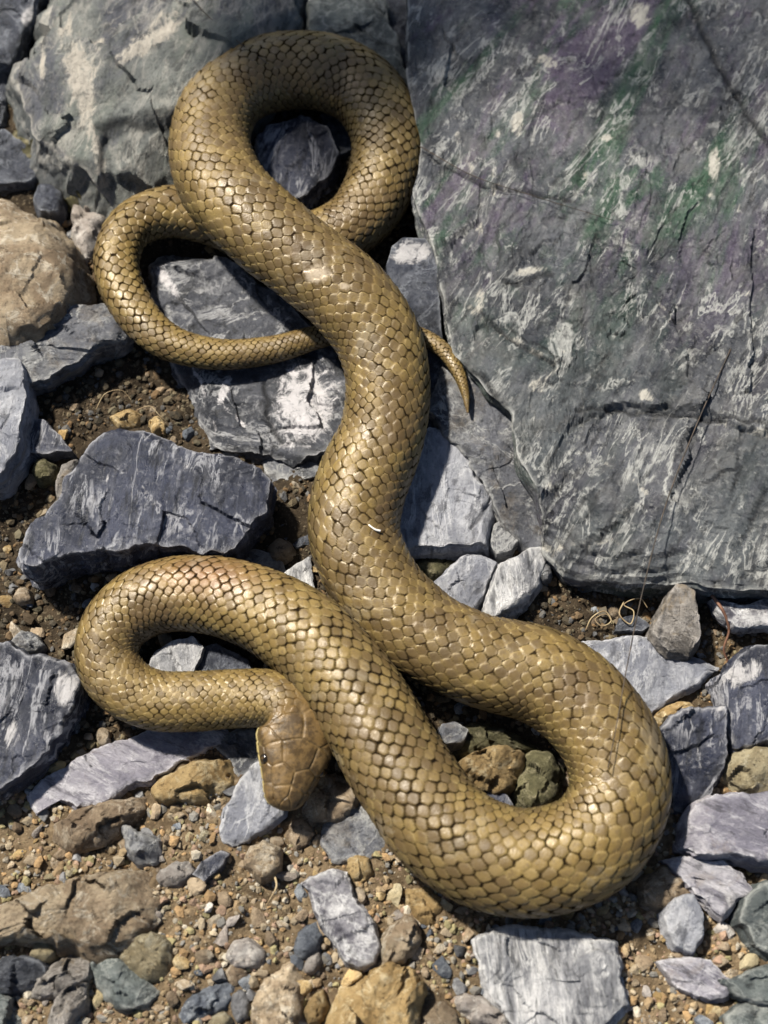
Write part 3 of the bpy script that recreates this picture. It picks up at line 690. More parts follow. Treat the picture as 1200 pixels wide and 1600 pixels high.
S("grey_stone", "grey pebbly stone above the dark bluish slate block", 'grey', [(15, 1000), (30, 980), (48, 985), (66, 1005), (45, 1018), (25, 1015)], 2, 8, style='rock')
S("brown_pebble", "pinkish brown pebble beside the broad slate's dark front", 'brown', [(18, 930), (26, 915), (42, 918), (48, 936), (30, 940)], 1, 6, style='round')

# ------------------------------------------------------------------ the snake
# spot in the photograph, half width there (px), height of the body's axis (mm); from snout to tail tip
PATH = [(440, 1266, 30, 12.5), (446, 1238, 45, 13.0), (454, 1205, 54, 13.5), (462, 1165, 57, 14.0), (465, 1132, 52, 14.5), (452, 1105, 47, 14.5), (420, 1092, 46, 13.5), (365, 1092, 46, 12.0), (300, 1096, 47, 11.0), (240, 1093, 47, 10.5),
        (195, 1072, 48, 10.5), (168, 1030, 49, 10.5), (176, 984, 52, 11), (212, 948, 56, 11.5), (260, 930, 58, 12), (325, 928, 61, 13), (395, 948, 66, 14.5), (465, 985, 71, 16), (535, 1055, 75, 16.5),
        (585, 1130, 77, 16), (630, 1210, 79, 15), (690, 1290, 81, 14.5), (765, 1337, 82, 14.5), (850, 1346, 82, 14.5), (925, 1316, 81, 14.5), (965, 1250, 80, 14.5), (962, 1185, 78, 14.5), (922, 1115, 77, 14.5), (848, 1058, 76, 14.2),
        (745, 1030, 73, 13.8), (655, 984, 71, 13.5), (590, 918, 70, 14), (555, 838, 71, 15), (566, 755, 71, 16), (598, 675, 66, 18), (606, 600, 65, 20), (590, 530, 67, 22), (545, 465, 68, 24.5), (480, 412, 67, 26), (405, 352, 68, 26),
        (345, 285, 67, 22.5), (328, 215, 63, 18), (355, 150, 62, 15), (420, 115, 62, 13.5), (500, 112, 62, 13), (565, 140, 60, 12.5), (604, 205, 57, 12), (598, 280, 55, 11), (558, 343, 51, 9), (485, 378, 48, 7.3), (400, 368, 45, 7), (330, 340, 43, 7.5), (265, 330, 41, 9),
        (206, 352, 37, 10.5), (182, 405, 35, 11), (202, 472, 34, 11), (255, 530, 29, 10.5), (335, 553, 24.5, 9.5), (420, 547, 22, 8.6), (490, 528, 19, 8.2), (565, 512, 17, 8.6), (640, 520, 14.5, 11), (690, 545, 12.5, 13.5), (716, 582, 10, 14), (727, 615, 6.5, 13), (731, 645, 1.5, 12)]
PA = np.array(PATH, float)
PC = at(PA[:, 0], PA[:, 1], PA[:, 3] * MM)
_, _, dep = project(PC)
RW = PA[:, 2] * dep * TW / 600

def catmull(P, per=40):
    P = np.asarray(P, float)
    Q = np.vstack([2 * P[0] - P[1], P, 2 * P[-1] - P[-2]])
    out = []
    for i in range(1, len(Q) - 2):
        p0, p1, p2, p3 = Q[i - 1], Q[i], Q[i + 1], Q[i + 2]
        d = lambda a, b: max(np.linalg.norm(a[:3] - b[:3]) ** 0.5, 1e-6)
        t0 = 0; t1 = t0 + d(p0, p1); t2 = t1 + d(p1, p2); t3 = t2 + d(p2, p3)
        t = np.linspace(t1, t2, per, endpoint=(i == len(Q) - 3))[:, None]
        A1 = (t1 - t) / (t1 - t0) * p0 + (t - t0) / (t1 - t0) * p1
        A2 = (t2 - t) / (t2 - t1) * p1 + (t - t1) / (t2 - t1) * p2
        A3 = (t3 - t) / (t3 - t2) * p2 + (t - t2) / (t3 - t2) * p3
        B1 = (t2 - t) / (t2 - t0) * A1 + (t - t0) / (t2 - t0) * A2
        B2 = (t3 - t) / (t3 - t1) * A2 + (t - t1) / (t3 - t1) * A3
        out.append((t2 - t) / (t2 - t1) * B1 + (t - t1) / (t2 - t1) * B2)
    return np.vstack(out)

raw = catmull(np.column_stack([PC, RW]), 60)
for _ in range(25):
    raw[1:-1] = 0.5 * raw[1:-1] + 0.25 * (raw[:-2] + raw[2:])
seg = np.linalg.norm(np.diff(raw[:, :3], axis=0), axis=1)
arc = np.concatenate([[0], np.cumsum(seg)])
LEN = arc[-1]
fine = np.linspace(0, LEN, 6000)
cr_ = np.stack([np.interp(fine, arc, raw[:, k]) for k in range(4)], -1)
HEAD = 29 * MM
# which stretch of the body a point belongs to: scale rows around the body drop towards the tail where it passes under itself
dm = np.linalg.norm(cr_[:, :3] - at(420, 372, 7 * MM), axis=1); dm[fine < LEN * 0.6] = 9
S1 = fine[np.argmin(dm)]
dm = np.linalg.norm(cr_[:, :3] - at(575, 512, 9 * MM), axis=1); dm[fine < S1] = 9
S2 = fine[np.argmin(dm)]
NROW = np.where(fine < S1, 34, np.where(fine < S2, 20, 14)).astype(float)
pitch = 2 * math.pi * np.maximum(cr_[:, 3], 0.0012) / NROW * 1.55           # scale length
step = np.where(fine < HEAD, 0.00022, pitch / 11.0)
cum = np.concatenate([[0], np.cumsum(0.5 * (1 / step[1:] + 1 / step[:-1]) * np.diff(fine))])
n_al = int(cum[-1])
sv = np.interp(np.linspace(0, cum[-1], n_al), cum, fine)
ucum = np.concatenate([[0], np.cumsum(0.5 * (1 / pitch[1:] + 1 / pitch[:-1]) * np.diff(fine))])
uu = np.interp(sv, fine, ucum)
cs = np.stack([np.interp(sv, fine, cr_[:, k]) for k in range(4)], -1)
C3, R1 = cs[:, :3], cs[:, 3].copy()
Tg = np.gradient(C3, sv, axis=0)
for _ in range(12):
    Tg[1:-1] = 0.5 * Tg[1:-1] + 0.25 * (Tg[:-2] + Tg[2:])
Tg /= np.linalg.norm(Tg, axis=1)[:, None]
UPV = np.array([0, 0, 1.0])
Nn = np.cross(UPV, Tg); Nn /= np.linalg.norm(Nn, axis=1)[:, None]
Un = np.cross(Tg, Nn)
nth = 272
th = (np.arange(nth) / nth) * 2 * math.pi - math.pi                      # 0 = back, +-pi = belly
TH, SS = np.meshgrid(th, sv)
UU = np.repeat(uu[:, None], nth, 1)
na = np.where(sv < S1, 34, np.where(sv < S2, 20, 14))
VV = TH / (2 * math.pi) * na[:, None]

def hexcells(u, v, L=1.55):
    """distance to the edge of the scale a point lies in, place along the scale, and the scale's number"""
    x = u * L; y = v
    i0 = np.round(y)
    best = np.full(x.shape, 1e9); bx = np.zeros_like(x); by = np.zeros_like(x); bid = np.zeros_like(x); bi = np.zeros_like(x)
    cand = []
    for di in (-1, 0, 1):
        i = i0 + di
        o = 0.5 * np.mod(i, 2)
        j0 = np.round(u - o)
        for dj in (-1, 0, 1):
            ii = i.astype(np.int64); jj = (j0 + dj).astype(np.int64)
            cx = (j0 + dj + o + 0.05 * _h(ii, jj, ii * 0, 61)) * L; cy = i + 0.04 * _h(ii, jj, ii * 0, 62)
            d = (x - cx) ** 2 + ((y - cy) * 1.12) ** 2
            cand.append((cx, cy))
            m_ = d < best
            best = np.where(m_, d, best); bx = np.where(m_, cx, bx); by = np.where(m_, cy, by)
            bid = np.where(m_, (j0 + dj) * 131 + i * 7.0, bid); bi = np.where(m_, i, bi)
    acc = np.zeros_like(x)
    K = 0.055
    for cx, cy in cand:
        ex, ey = cx - bx, (cy - by) * 1.12
        ll = np.hypot(ex, ey)
        ok = ll > 1e-6
        mx, my = (cx + bx) / 2, (cy + by) / 2
        d = np.where(ok, ((mx - x) * ex + (my - y) * 1.12 * ey) / np.where(ok, ll, 1), 9)
        acc += np.exp(-np.clip(d, -1, 9) / K)
    return -K * np.log(acc + 1e-30), (x - bx) / L, y - bi, bid

de, du, dv, sid = hexcells(UU, VV)
rnd = _h(np.round(sid).astype(np.int64), np.round(VV - dv).astype(np.int64), np.zeros_like(sid, dtype=np.int64), 3)
rnd2 = _h(np.round(sid).astype(np.int64), np.round(VV - dv).astype(np.int64), np.ones_like(sid, dtype=np.int64), 8)
Wsc = (2 * math.pi * R1 / na)[:, None]
pad = sstep(0.0, 0.13, de)
hgt = Wsc * 0.125 * (pad * (0.50 + 1.30 * du) + 0.07 * sstep(0.08, 0.45, de) + 0.10 * rnd2 * pad)
gapw = 0.062 + 0.13 * noise(np.stack([UU.ravel() * 1.5, VV.ravel() * 1.3, UU.ravel() * 0], -1), 19).reshape(UU.shape)
gap = (1 - sstep(gapw - 0.03, gapw + 0.045, de)) * (0.6 + 0.4 * sstep(0.12, 0.36, np.abs(du)))
rimc = sstep(0.03, 0.08, de) * (1 - sstep(0.09, 0.20, de)) * (0.25 + 0.75 * sstep(-0.1, 0.3, du))
# --- head plates
a = np.clip(SS / HEAD, 0, 1.2); b = TH / (0.60 * math.pi)
seeds = [(0.03, 0.0)]
for sgn in (-1, 1):
    seeds += [(0.14, 0.20 * sgn), (0.28, 0.26 * sgn), (0.50, 0.46 * sgn), (0.80, 0.27 * sgn), (0.12, 0.62 * sgn), (0.30, 0.66 * sgn), (0.47, 0.72 * sgn), (0.66, 0.66 * sgn), (0.86, 0.72 * sgn), (0.64, 0.60 * sgn)]
    seeds += [(x, 1.0 * sgn) for x in (0.06, 0.18, 0.30, 0.42, 0.55, 0.69, 0.84, 1.0)]
    seeds += [(1.06, 0.12 * sgn), (1.06, 0.4 * sgn), (1.05, 0.72 * sgn)]
seeds += [(0.52, 0.0)]
hm = sv < HEAD * 1.06
A_, B_ = a[hm] * 29, b[hm] * 15
d1 = np.full(A_.shape, 1e9); d2 = d1.copy(); hid = np.zeros(A_.shape)
for k, (sa_, sb_) in enumerate(seeds):
    d = np.hypot(A_ - sa_ * 29, B_ - sb_ * 15)
    nd1 = np.minimum(d1, d)
    d2 = np.where(d < d1, d1, np.minimum(d2, d))
    hid = np.where(d < d1, k, hid)
    d1 = nd1
pe = (d2 - d1) * 0.5
wob = noise(np.stack([A_.ravel() * 0.6, B_.ravel() * 0.6, hid.ravel()], -1), 4).reshape(A_.shape)
hd_h = 0.27 * MM * sstep(0.0, 0.4, pe) + 0.07 * MM * wob
blend = sstep(1.04, 0.86, a[hm] + 0.05 * wob)
hgt[hm] = hgt[hm] * (1 - blend) + hd_h * blend
rnd[hm] = rnd[hm] * (1 - blend) + _h(hid.astype(np.int64), hid.astype(np.int64) * 3, np.zeros_like(hid, dtype=np.int64), 5) * 0.6 * blend
seam = (1 - sstep(0.05, 0.34, pe))
gap[hm] = gap[hm] * (1 - blend)
rimc[hm] = rimc[hm] * (1 - blend) + 1.6 * seam * blend
mouth = np.exp(-((np.abs(TH) - 0.50 * math.pi) / 0.045) ** 2) * sstep(0.88, 0.76, a) * (SS < HEAD)
nost = np.exp(-(((SS - 0.085 * HEAD) / (0.45 * MM)) ** 2 + ((np.abs(TH) - 0.26 * math.pi) / 0.07) ** 2))
hgt -= mouth * 0.7 * MM + nost * 0.5 * MM
mouth = np.maximum(mouth, nost)
gap = np.maximum(gap, mouth)
# --- cross-section
prof_a = np.array([0, 0.012, 0.04, 0.09, 0.18, 0.32, 0.5, 0.68, 0.84, 1.0, 1.2])
wid = np.interp(sv / HEAD, prof_a, np.array([0.02, 0.19, 0.35, 0.46, 0.56, 0.70, 0.88, 1.0, 0.99, 0.88, 0.82]) * 11.4 * MM)
hei = np.interp(sv / HEAD, prof_a, np.array([0.02, 0.20, 0.36, 0.48, 0.58, 0.66, 0.74, 0.78, 0.78, 0.80, 0.82]) * 9.2 * MM)
hb = sstep(1.2, 0.9, sv / HEAD)
wR = R1 * (1 - hb) + wid * hb
hR = R1 * 0.85 * (1 - hb) + hei * hb
tip = sstep(LEN, LEN - 3 * MM, sv)
sn, cn = np.sin(TH), np.cos(TH)
flat = 1 - 0.10 * sstep(0.4, 1, cn) * hb[:, None]                         # flat crown of the head
X = wR[:, None] * np.sign(sn) * np.abs(sn) ** 0.96 + sn * hgt
Y = hR[:, None] * np.maximum(cn * flat, -0.80) + cn * hgt
roll = np.interp(sv, [0, HEAD, HEAD * 1.8, LEN], [0.34, 0.30, 0, 0])[:, None]
Xr = X * np.cos(roll) - Y * np.sin(roll); Yr = X * np.sin(roll) + Y * np.cos(roll)
# slow muscle unevenness of the flanks
und = 1 + 0.028 * fbm(np.stack([np.repeat(sv[:, None] * 55, nth, 1).ravel(), np.cos(TH).ravel() * 1.3, np.sin(TH).ravel() * 1.3], -1), 2, 12).reshape(TH.shape)
VB = C3[:, None, :] + Nn[:, None, :] * (Xr * und)[..., None] + Un[:, None, :] * (Yr * und)[..., None]
vb = VB.reshape(-1, 3)
idx = np.arange(n_al * nth).reshape(n_al, nth)
nx_ = np.roll(idx, -1, 1)
quads = np.stack([idx[:-1], nx_[:-1], nx_[1:], idx[1:]], -1).reshape(-1, 4)
vb = np.vstack([vb, VB[0].mean(0), VB[-1].mean(0)])
capA = np.stack([nx_[0], idx[0], np.full(nth, len(vb) - 2)], -1)
capB = np.stack([idx[-1], nx_[-1], np.full(nth, len(vb) - 1)], -1)
base = np.array([vb[:, 0].mean(), vb[:, 1].mean(), vb[:, 2].min()])
ppx, ppy, _ = project(vb)
scuff = np.maximum(np.exp(-(((ppx - 495) / 30) ** 2 + ((ppy - 428) / 20) ** 2)), 0.9 * np.exp(-(((ppx - 538) / 13) ** 2 + ((ppy - 448) / 10) ** 2)))
scuff *= np.concatenate([(np.cos(TH) > 0).ravel(), [0, 0]]) * (np.concatenate([SS.ravel(), [0, 0]]) < S1)
sl_ = np.concatenate([SS.ravel(), [0, 0]])
rusty = np.exp(-(((ppx - 320) / 75) ** 2 + ((ppy - 900) / 28) ** 2)) * (sl_ < LEN * 0.4)
brown = np.maximum.reduce([np.exp(-(((ppx - x_) / a_) ** 2 + ((ppy - y_) / b_) ** 2)) for x_, y_, a_, b_ in ((625, 650, 45, 70), (610, 800, 40, 70), (470, 110, 150, 50), (240, 980, 50, 60), (480, 400, 60, 25), (690, 970, 60, 22), (900, 1080, 60, 40), (560, 330, 60, 60))])
z2 = lambda arr: np.concatenate([arr.ravel(), [0, 0]])
bm_ = mesh_from("body", vb - base, [quads, capA, capB],
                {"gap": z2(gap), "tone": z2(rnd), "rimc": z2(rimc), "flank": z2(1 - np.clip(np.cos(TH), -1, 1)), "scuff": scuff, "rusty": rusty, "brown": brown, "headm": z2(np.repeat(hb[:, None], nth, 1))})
m = NT("snake_scales")
co = m.coords(False)
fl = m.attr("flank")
c = m.mix(m.rng(fl, 0.15, 0.80), (0.185, 0.122, 0.036), (0.066, 0.049, 0.017))  # flanks darkened in colour to imitate shading round the body
c = m.mix(m.rng(fl, 1.3, 1.8), c, (0.22, 0.19, 0.085))
c = m.mix(m.math('MULTIPLY', m.rng(m.noise(co, 26, 6, 0.7), 0.43, 0.60), 0.7), c, (0.095, 0.060, 0.025))
c = m.mix(m.math('MULTIPLY', m.rng(m.attr("tone"), 0.0, 1.0), 0.3), c, (0.29, 0.21, 0.075))
c = m.mix(m.math('MULTIPLY', m.rng(m.attr("tone"), -0.1, -1.0), 0.5), c, (0.07, 0.046, 0.020))
c = m.mix(m.math('MULTIPLY', m.rng(m.noise(co, 560, 6, 0.75), 0.48, 0.62), 0.5), c, (0.10, 0.065, 0.03))
c = m.mix(m.math('MULTIPLY', m.attr("rimc"), m.rng(m.noise(co, 160, 3), 0.35, 0.65, 0.08, 0.5)), c, (0.42, 0.32, 0.12))
c = m.mix(m.math('MULTIPLY', m.attr("rusty"), 0.6), c, (0.22, 0.10, 0.035))
c = m.mix(m.math('MULTIPLY', m.rng(m.math('ADD', m.attr("brown"), m.math('MULTIPLY', m.math('SUBTRACT', m.noise(co, 120, 5, 0.7), 0.5), 1.6)), 0.25, 0.9), 0.55), c, (0.085, 0.052, 0.023))
c = m.mix(m.math('MULTIPLY', m.rng(m.noise(co, 45, 7, 0.75, 0.3), 0.55, 0.66), 0.28), c, (0.30, 0.26, 0.19))
g = m.math('MULTIPLY', m.attr("gap"), m.rng(m.noise(co, 240, 3, 0.6), 0.34, 0.52, 0.65, 1.0))
c = m.mix(g, c, (0.012, 0.008, 0.005))
sc = m.rng(m.math('ADD', m.attr("scuff"), m.math('MULTIPLY', m.math('SUBTRACT', m.noise(co, 330, 4, 0.7), 0.5), 1.6)), 0.42, 0.85)
c = m.mix(m.math('MULTIPLY', m.math('MULTIPLY', sc, m.attr("scuff")), 0.75), c, (0.50, 0.41, 0.30))
hd = m.attr("headm")
hcol = m.mix(m.rng(m.noise(co, 240, 7, 0.7), 0.42, 0.58), (0.060, 0.036, 0.014), (0.16, 0.098, 0.036))
c = m.mix(m.math('MULTIPLY', m.math('MULTIPLY', hd, 0.92), m.rng(fl, 0.6, 1.05, 1, 0)), c, hcol)
c = m.mix(m.math('MULTIPLY', m.math('MULTIPLY', hd, 0.8), m.math('MULTIPLY', m.rng(fl, 0.85, 1.0), m.rng(g, 0.2, 0.6, 1, 0))), c, (0.40, 0.32, 0.13))
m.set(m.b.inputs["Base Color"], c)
m.set(m.b.inputs["Roughness"], m.math('MAXIMUM', m.rng(m.noise(co, 180, 5, 0.7), 0.36, 0.64, 0.34, 0.6), m.math('MULTIPLY', g, 0.9)))
m.set(m.b.inputs["Specular IOR Level"], m.rng(g, 0.0, 0.7, 0.5, 0.02))
m.b.inputs["Metallic"].default_value = 0.06
m.set(m.b.inputs["Normal"], m.bump(m.noise(co, 1300, 3, 0.7), 0.35, 0.0003))
snake = bpy.data.objects.new("snake", None)
COL.objects.link(snake)
snake.location = base
snake["label"] = "golden brown scaly snake coiled in loops over the stones"
snake["category"] = "snake"
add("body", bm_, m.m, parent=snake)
# eyes
em = NT("snake_eye")
e_co = em.coords(False)
em.set(em.b.inputs["Base Color"], em.mix(em.rng(em.noise(e_co, 900, 2), 0.4, 0.6), (0.012, 0.009, 0.006), (0.06, 0.035, 0.012)))
em.b.inputs["Roughness"].default_value = 0.08
ia = int(np.argmin(np.abs(sv - HEAD * 0.44)))
def ball(r, nu=20, nv=12):
    v = [(0, 0, r)] + [(r * math.sin(math.pi * j / nv) * math.cos(2 * math.pi * i / nu), r * math.sin(math.pi * j / nv) * math.sin(2 * math.pi * i / nu), r * math.cos(math.pi * j / nv)) for j in range(1, nv) for i in range(nu)] + [(0, 0, -r)]
    q = [(1 + (j) * nu + i, 1 + (j + 1) * nu + i, 1 + (j + 1) * nu + (i + 1) % nu, 1 + j * nu + (i + 1) % nu) for j in range(nv - 2) for i in range(nu)]
    t_ = [(0, 1 + i, 1 + (i + 1) % nu) for i in range(nu)] + [(len(v) - 1, 1 + (nv - 2) * nu + (i + 1) % nu, 1 + (nv - 2) * nu + i) for i in range(nu)]
    return v, [np.array(q), np.array(t_)]
bv, bf = ball(1.7 * MM)
eye_me = mesh_from("eye", bv, bf)
for sgn in (-1, 1):
    k = int(round((sgn * 0.40 * math.pi + math.pi) / (2 * math.pi) * nth))
    p = VB[ia, k] * 0.90 + C3[ia] * 0.10
    add("eye", eye_me, em.m, parent=snake, loc=p - base)

# ------------------------------------------------------------------ loose gravel
rs = np.random.RandomState(11)
snake_px = np.stack(project(C3), -1)
snake_rpx = R1 / (snake_px[:, 2] * TW / 600)
def free(px, py, margin=0.0):
    ok = np.ones(np.shape(px), bool)
    for P in POLYS:
        ok &= ~inside(px, py, P)
    for k in range(0, len(px), 4000):
        d = np.hypot(px[k:k + 4000, None] - snake_px[None, ::12, 0], py[k:k + 4000, None] - snake_px[None, ::12, 1]) - snake_rpx[None, ::12] * 0.96
        ok[k:k + 4000] &= d.min(1) > margin
    return ok

def ico(sub):
    t_ = (1 + 5 ** 0.5) / 2
    v = np.array([(-1, t_, 0), (1, t_, 0), (-1, -t_, 0), (1, -t_, 0), (0, -1, t_), (0, 1, t_), (0, -1, -t_), (0, 1, -t_), (t_, 0, -1), (t_, 0, 1), (-t_, 0, -1), (-t_, 0, 1)])
    v /= np.linalg.norm(v[0])
    f = [(0, 11, 5), (0, 5, 1), (0, 1, 7), (0, 7, 10), (0, 10, 11), (1, 5, 9), (5, 11, 4), (11, 10, 2), (10, 7, 6), (7, 1, 8), (3, 9, 4), (3, 4, 2), (3, 2, 6), (3, 6, 8), (3, 8, 9), (4, 9, 5), (2, 4, 11), (6, 2, 10), (8, 6, 7), (9, 8, 1)]
    for _ in range(sub):
        v = list(map(tuple, v)); mid = {}; nf = []
        def mp(i, j):
            k = (min(i, j), max(i, j))
            if k not in mid:
                q = np.array(v[i]) + np.array(v[j]); q /= np.linalg.norm(q)
                mid[k] = len(v); v.append(tuple(q))
            return mid[k]
        for a_, b_, c_ in f:
            x_, y_, z_ = mp(a_, b_), mp(b_, c_), mp(c_, a_)
            nf += [(a_, x_, z_), (b_, y_, x_), (c_, z_, y_), (x_, y_, z_)]
        v = np.array(v); f = nf
    return np.array(v), np.array(f)

def pebble_shape(seed, sub, ncut, lump):
    r_ = np.random.RandomState(seed)
    v, f = ico(sub)
    v = v * (1 + lump * fbm(v * 1.4 + r_.rand(3) * 30, 3, seed))[:, None]
    for _ in range(ncut):
        n_ = r_.normal(size=3); n_ /= np.linalg.norm(n_)
        d_ = r_.uniform(0.35, 0.8)
        over = np.clip(v @ n_ - d_, 0, None)
        v = v - over[:, None] * n_ * 0.93
    v = v * r_.uniform([0.85, 0.65, 0.45], [1.15, 0.95, 0.75])
    return v, f

# pebbles one can pick out: individuals that share a few shapes
kinds = {'tan': ("tan_pebble", "tan pebble", "tan pebbles in the gravel", 'tan'),
         'brown': ("brown_pebble", "dull brown pebble", "brown pebbles in the gravel", 'brown'),
         'ochre': ("ochre_pebble", "rusty ochre pebble", "ochre pebbles in the gravel", 'ochre'),
         'grey': ("grey_pebble", "grey pebble", "grey pebbles in the gravel", 'greypeb'),
         'blue': ("blue_pebble", "blue-grey pebble", "blue-grey pebbles in the gravel", 'bluepeb'),
         'pink': ("cream_pebble", "cream white pebble", "cream pebbles in the gravel", 'pink'),
         'yellow': ("yellow_pebble", "yellowish pebble", "yellowish pebbles in the gravel", 'yellow')}
shapes = {}
for kd, (nm, lb, gp, mt) in kinds.items():
    shapes[kd] = []
    for q in range(5):
        v, f = pebble_shape(len(kd) * 31 + q * 7 + ord(kd[0]), 2, 11, 0.2)
        me = mesh_from(nm, v * MM, f, None, True, 28)
        me.materials.append(M[mt])
        shapes[kd].append(me)
ANCHORS = [(200, 630, "in the soil above the broad blue slate"), (120, 620, "below the ribbed slate wedge"), (60, 740, "left of the broad blue slate"), (60, 930, "under the broad slate's dark front"), (130, 980, "between dark block and left loop"),
           (150, 1130, "between dark block and lilac slate"), (30, 1290, "beside the elongated brown-grey stone"), (40, 1370, "above the long lumpy tan stone"), (150, 1340, "between brown-grey and lumpy tan stones"), (290, 1290, "below the ochre brick stone"),
           (320, 1270, "left of the snout's silvery slate"), (300, 1420, "right of the long lumpy tan stone"), (370, 1390, "beside the six-sided tan pebble"), (440, 1400, "left of the white speckled stone"), (330, 1480, "beside the pinkish white pebble"),
           (440, 1470, "around the blue-grey oval pebble"), (280, 1550, "near the bottom blue-grey stone"), (150, 1590, "below the mottled grey-green stone"), (30, 1480, "by the mustard pebble"), (600, 1400, "between speckled stone and bottom body"),
           (560, 1530, "above the large ochre-tan stone"), (700, 1490, "left of the striped pale stone"), (690, 1540, "near the long white chip"), (860, 1440, "between thickest bend and striped pale stone"), (990, 1450, "right of the striped pale stone"),
           (1010, 1560, "below the flat purple slate"), (1110, 1480, "between chip and blue-green stone"), (1060, 1330, "between thickest bend and lavender block"), (1120, 1230, "by the yellowish brown stone"), (1100, 1080, "between flat pale and dark blue slates"),
           (880, 950, "in the soil hollow under the slab"), (970, 930, "under the slab's front edge"), (1130, 1000, "by the hanging reddish root"), (700, 900, "by the mossy stone under the pale flat stone"), (450, 780, "in the dark gap left of the middle body"),
           (800, 1220, "inside the right bend"), (270, 1030, "inside the left loop"), (460, 260, "inside the top coil"), (80, 270, "above the tan boulder"), (150, 430, "between tan boulder and tail loop"), (230, 560, "between tail and ribbed wedge"),
           (470, 1330, "below the snout's small brown pebble"), (540, 1380, "by the small rusty ochre stone"), (630, 350, "behind the top coil"), (500, 1520, "by the cream oval pebble")]
placed = []
tries = 0
cpx = rs.uniform(-20, 1220, 60000); cpy = rs.uniform(-10, 1610, 60000)
okm = free(cpx, cpy, 2)
want = np.where(cpy > 1180, 1.0, 0.32)
okm &= rs.rand(len(cpx)) < want
cand = np.stack([cpx, cpy], -1)[okm]
for (x, y) in cand:
    n_ = len(placed)
    if n_ >= 420: break
    r_ = (5.5 + 9 * rs.rand() ** 2.2) if n_ > 130 else (10 + 9 * rs.rand())
    if any((x - q[0]) ** 2 + (y - q[1]) ** 2 < (0.82 * (r_ + q[2])) ** 2 for q in placed): continue
    placed.append((x, y, r_))
PXY = np.array(placed)
gp_ = at(PXY[:, 0], PXY[:, 1], np.full(len(PXY), GZ + 1 * MM))
gz = ground_z(gp_[:, 0], gp_[:, 1])
for i, (x, y, r_) in enumerate(placed):
    low = y > 1150
    if low: kd = rs.choice(['tan', 'brown', 'ochre', 'grey', 'blue', 'pink', 'yellow'], p=[.34, .2, .13, .1, .07, .08, .08])
    else: kd = rs.choice(['tan', 'brown', 'ochre', 'grey', 'blue'], p=[.15, .42, .13, .2, .1])
    nm, lb, gp, mt = kinds[kd]
    near = min(ANCHORS, key=lambda q: (q[0] - x) ** 2 + (q[1] - y) ** 2)[2]
    size_w = "tiny" if r_ < 7 else ("small" if r_ < 10.5 else "larger")
    lb = f"{size_w} {lb} {near}"
    o = add(nm, shapes[kd][rs.randint(5)], None, label=lb, cat="pebble", group=gp)
    s_ = r_ * 0.2
    o.scale = (s_, s_, s_)
    o.rotation_euler = (rs.uniform(-0.5, 0.5), rs.uniform(-0.5, 0.5), rs.uniform(0, 6.28))
    o.location = (gp_[i, 0], gp_[i, 1], gz[i] + 0.22 * s_ * MM)

# fine grit nobody could count
def grit(n, lo, hi, seed, lift):
    r_ = np.random.RandomState(seed)
    gx_ = r_.uniform(-0.19, 0.19, n * 3); gy_ = r_.uniform(-0.24, 0.27, n * 3)
    x, y, _ = project(np.stack([gx_, gy_, np.full(len(gx_), GZ)], -1))
    k = free(x, y, -14)
    k &= r_.rand(len(x)) < np.where(y > 1150, 1.0, np.where((x > 800) & (y > 880), 0.9, 0.8))
    gx_, gy_, x, y = (q[k][:n] for q in (gx_, gy_, x, y))
    n = len(gx_)
    z = ground_z(gx_, gy_)
    base_v = [pebble_shape(200 + q, 0, 2, 0.25) for q in range(12)]
    sz = (lo + (hi - lo) * r_.rand(n) ** 2.5) * MM
    which = r_.randint(12, size=n)
    V0 = np.stack([b_[0] for b_ in base_v])[which]                       # n,12,3
    ang = r_.rand(n) * 6.283; ca, sa = np.cos(ang)[:, None], np.sin(ang)[:, None]
    t1 = r_.uniform(-0.9, 0.9, n); cb, sb = np.cos(t1)[:, None], np.sin(t1)[:, None]
    V1 = np.stack([V0[..., 0], V0[..., 1] * cb - V0[..., 2] * sb, V0[..., 1] * sb + V0[..., 2] * cb], -1)
    V2 = np.stack([V1[..., 0] * ca - V1[..., 1] * sa, V1[..., 0] * sa + V1[..., 1] * ca, V1[..., 2]], -1) * sz[:, None, None]
    V2 = V2 + np.stack([gx_, gy_, z + sz * 0.25 + lift * MM], -1)[:, None, :]
    F = (base_v[0][1][None] + (np.arange(n) * 12)[:, None, None]).reshape(-1, 3)
    pal_t = np.array([(0.36, 0.27, 0.16), (0.28, 0.2, 0.115), (0.44, 0.36, 0.25), (0.40, 0.26, 0.13), (0.24, 0.23, 0.21), (0.5, 0.45, 0.36), (0.33, 0.29, 0.15), (0.36, 0.24, 0.17)])
    pal_d = np.array([(0.10, 0.07, 0.042), (0.17, 0.115, 0.065), (0.07, 0.06, 0.045), (0.24, 0.15, 0.075), (0.13, 0.13, 0.13), (0.06, 0.05, 0.035), (0.20, 0.16, 0.1), (0.15, 0.13, 0.085)])
    ch = r_.randint(8, size=n)
    tn = tan_amount(x, y)[:, None]
    colr = (pal_t[ch] * tn + 0.85 * pal_d[ch] * (1 - tn)) * r_.uniform(0.55, 1.1, (n, 1))
    return V2.reshape(-1, 3), F, np.repeat(colr, 12, 0)
m = NT("grit")
co = m.coords(False)
ac = m.attr("gcol", "Color")
c = m.mix(m.math('MULTIPLY', m.rng(m.noise(co, 800, 4, 0.7), 0.4, 0.65), 0.4), ac, (0.10, 0.075, 0.045))
m.set(m.b.inputs["Base Color"], c)
m.b.inputs["Roughness"].default_value = 0.92
m.b.inputs["Specular IOR Level"].default_value = 0.25
m.set(m.b.inputs["Normal"], m.bump(m.noise(co, 1500, 3, 0.7), 0.8, 0.0005))
A1_ = grit(42000, 0.3, 1.5, 21, 0.0)
A2_ = grit(8000, 0.9, 2.5, 22, 0.0)
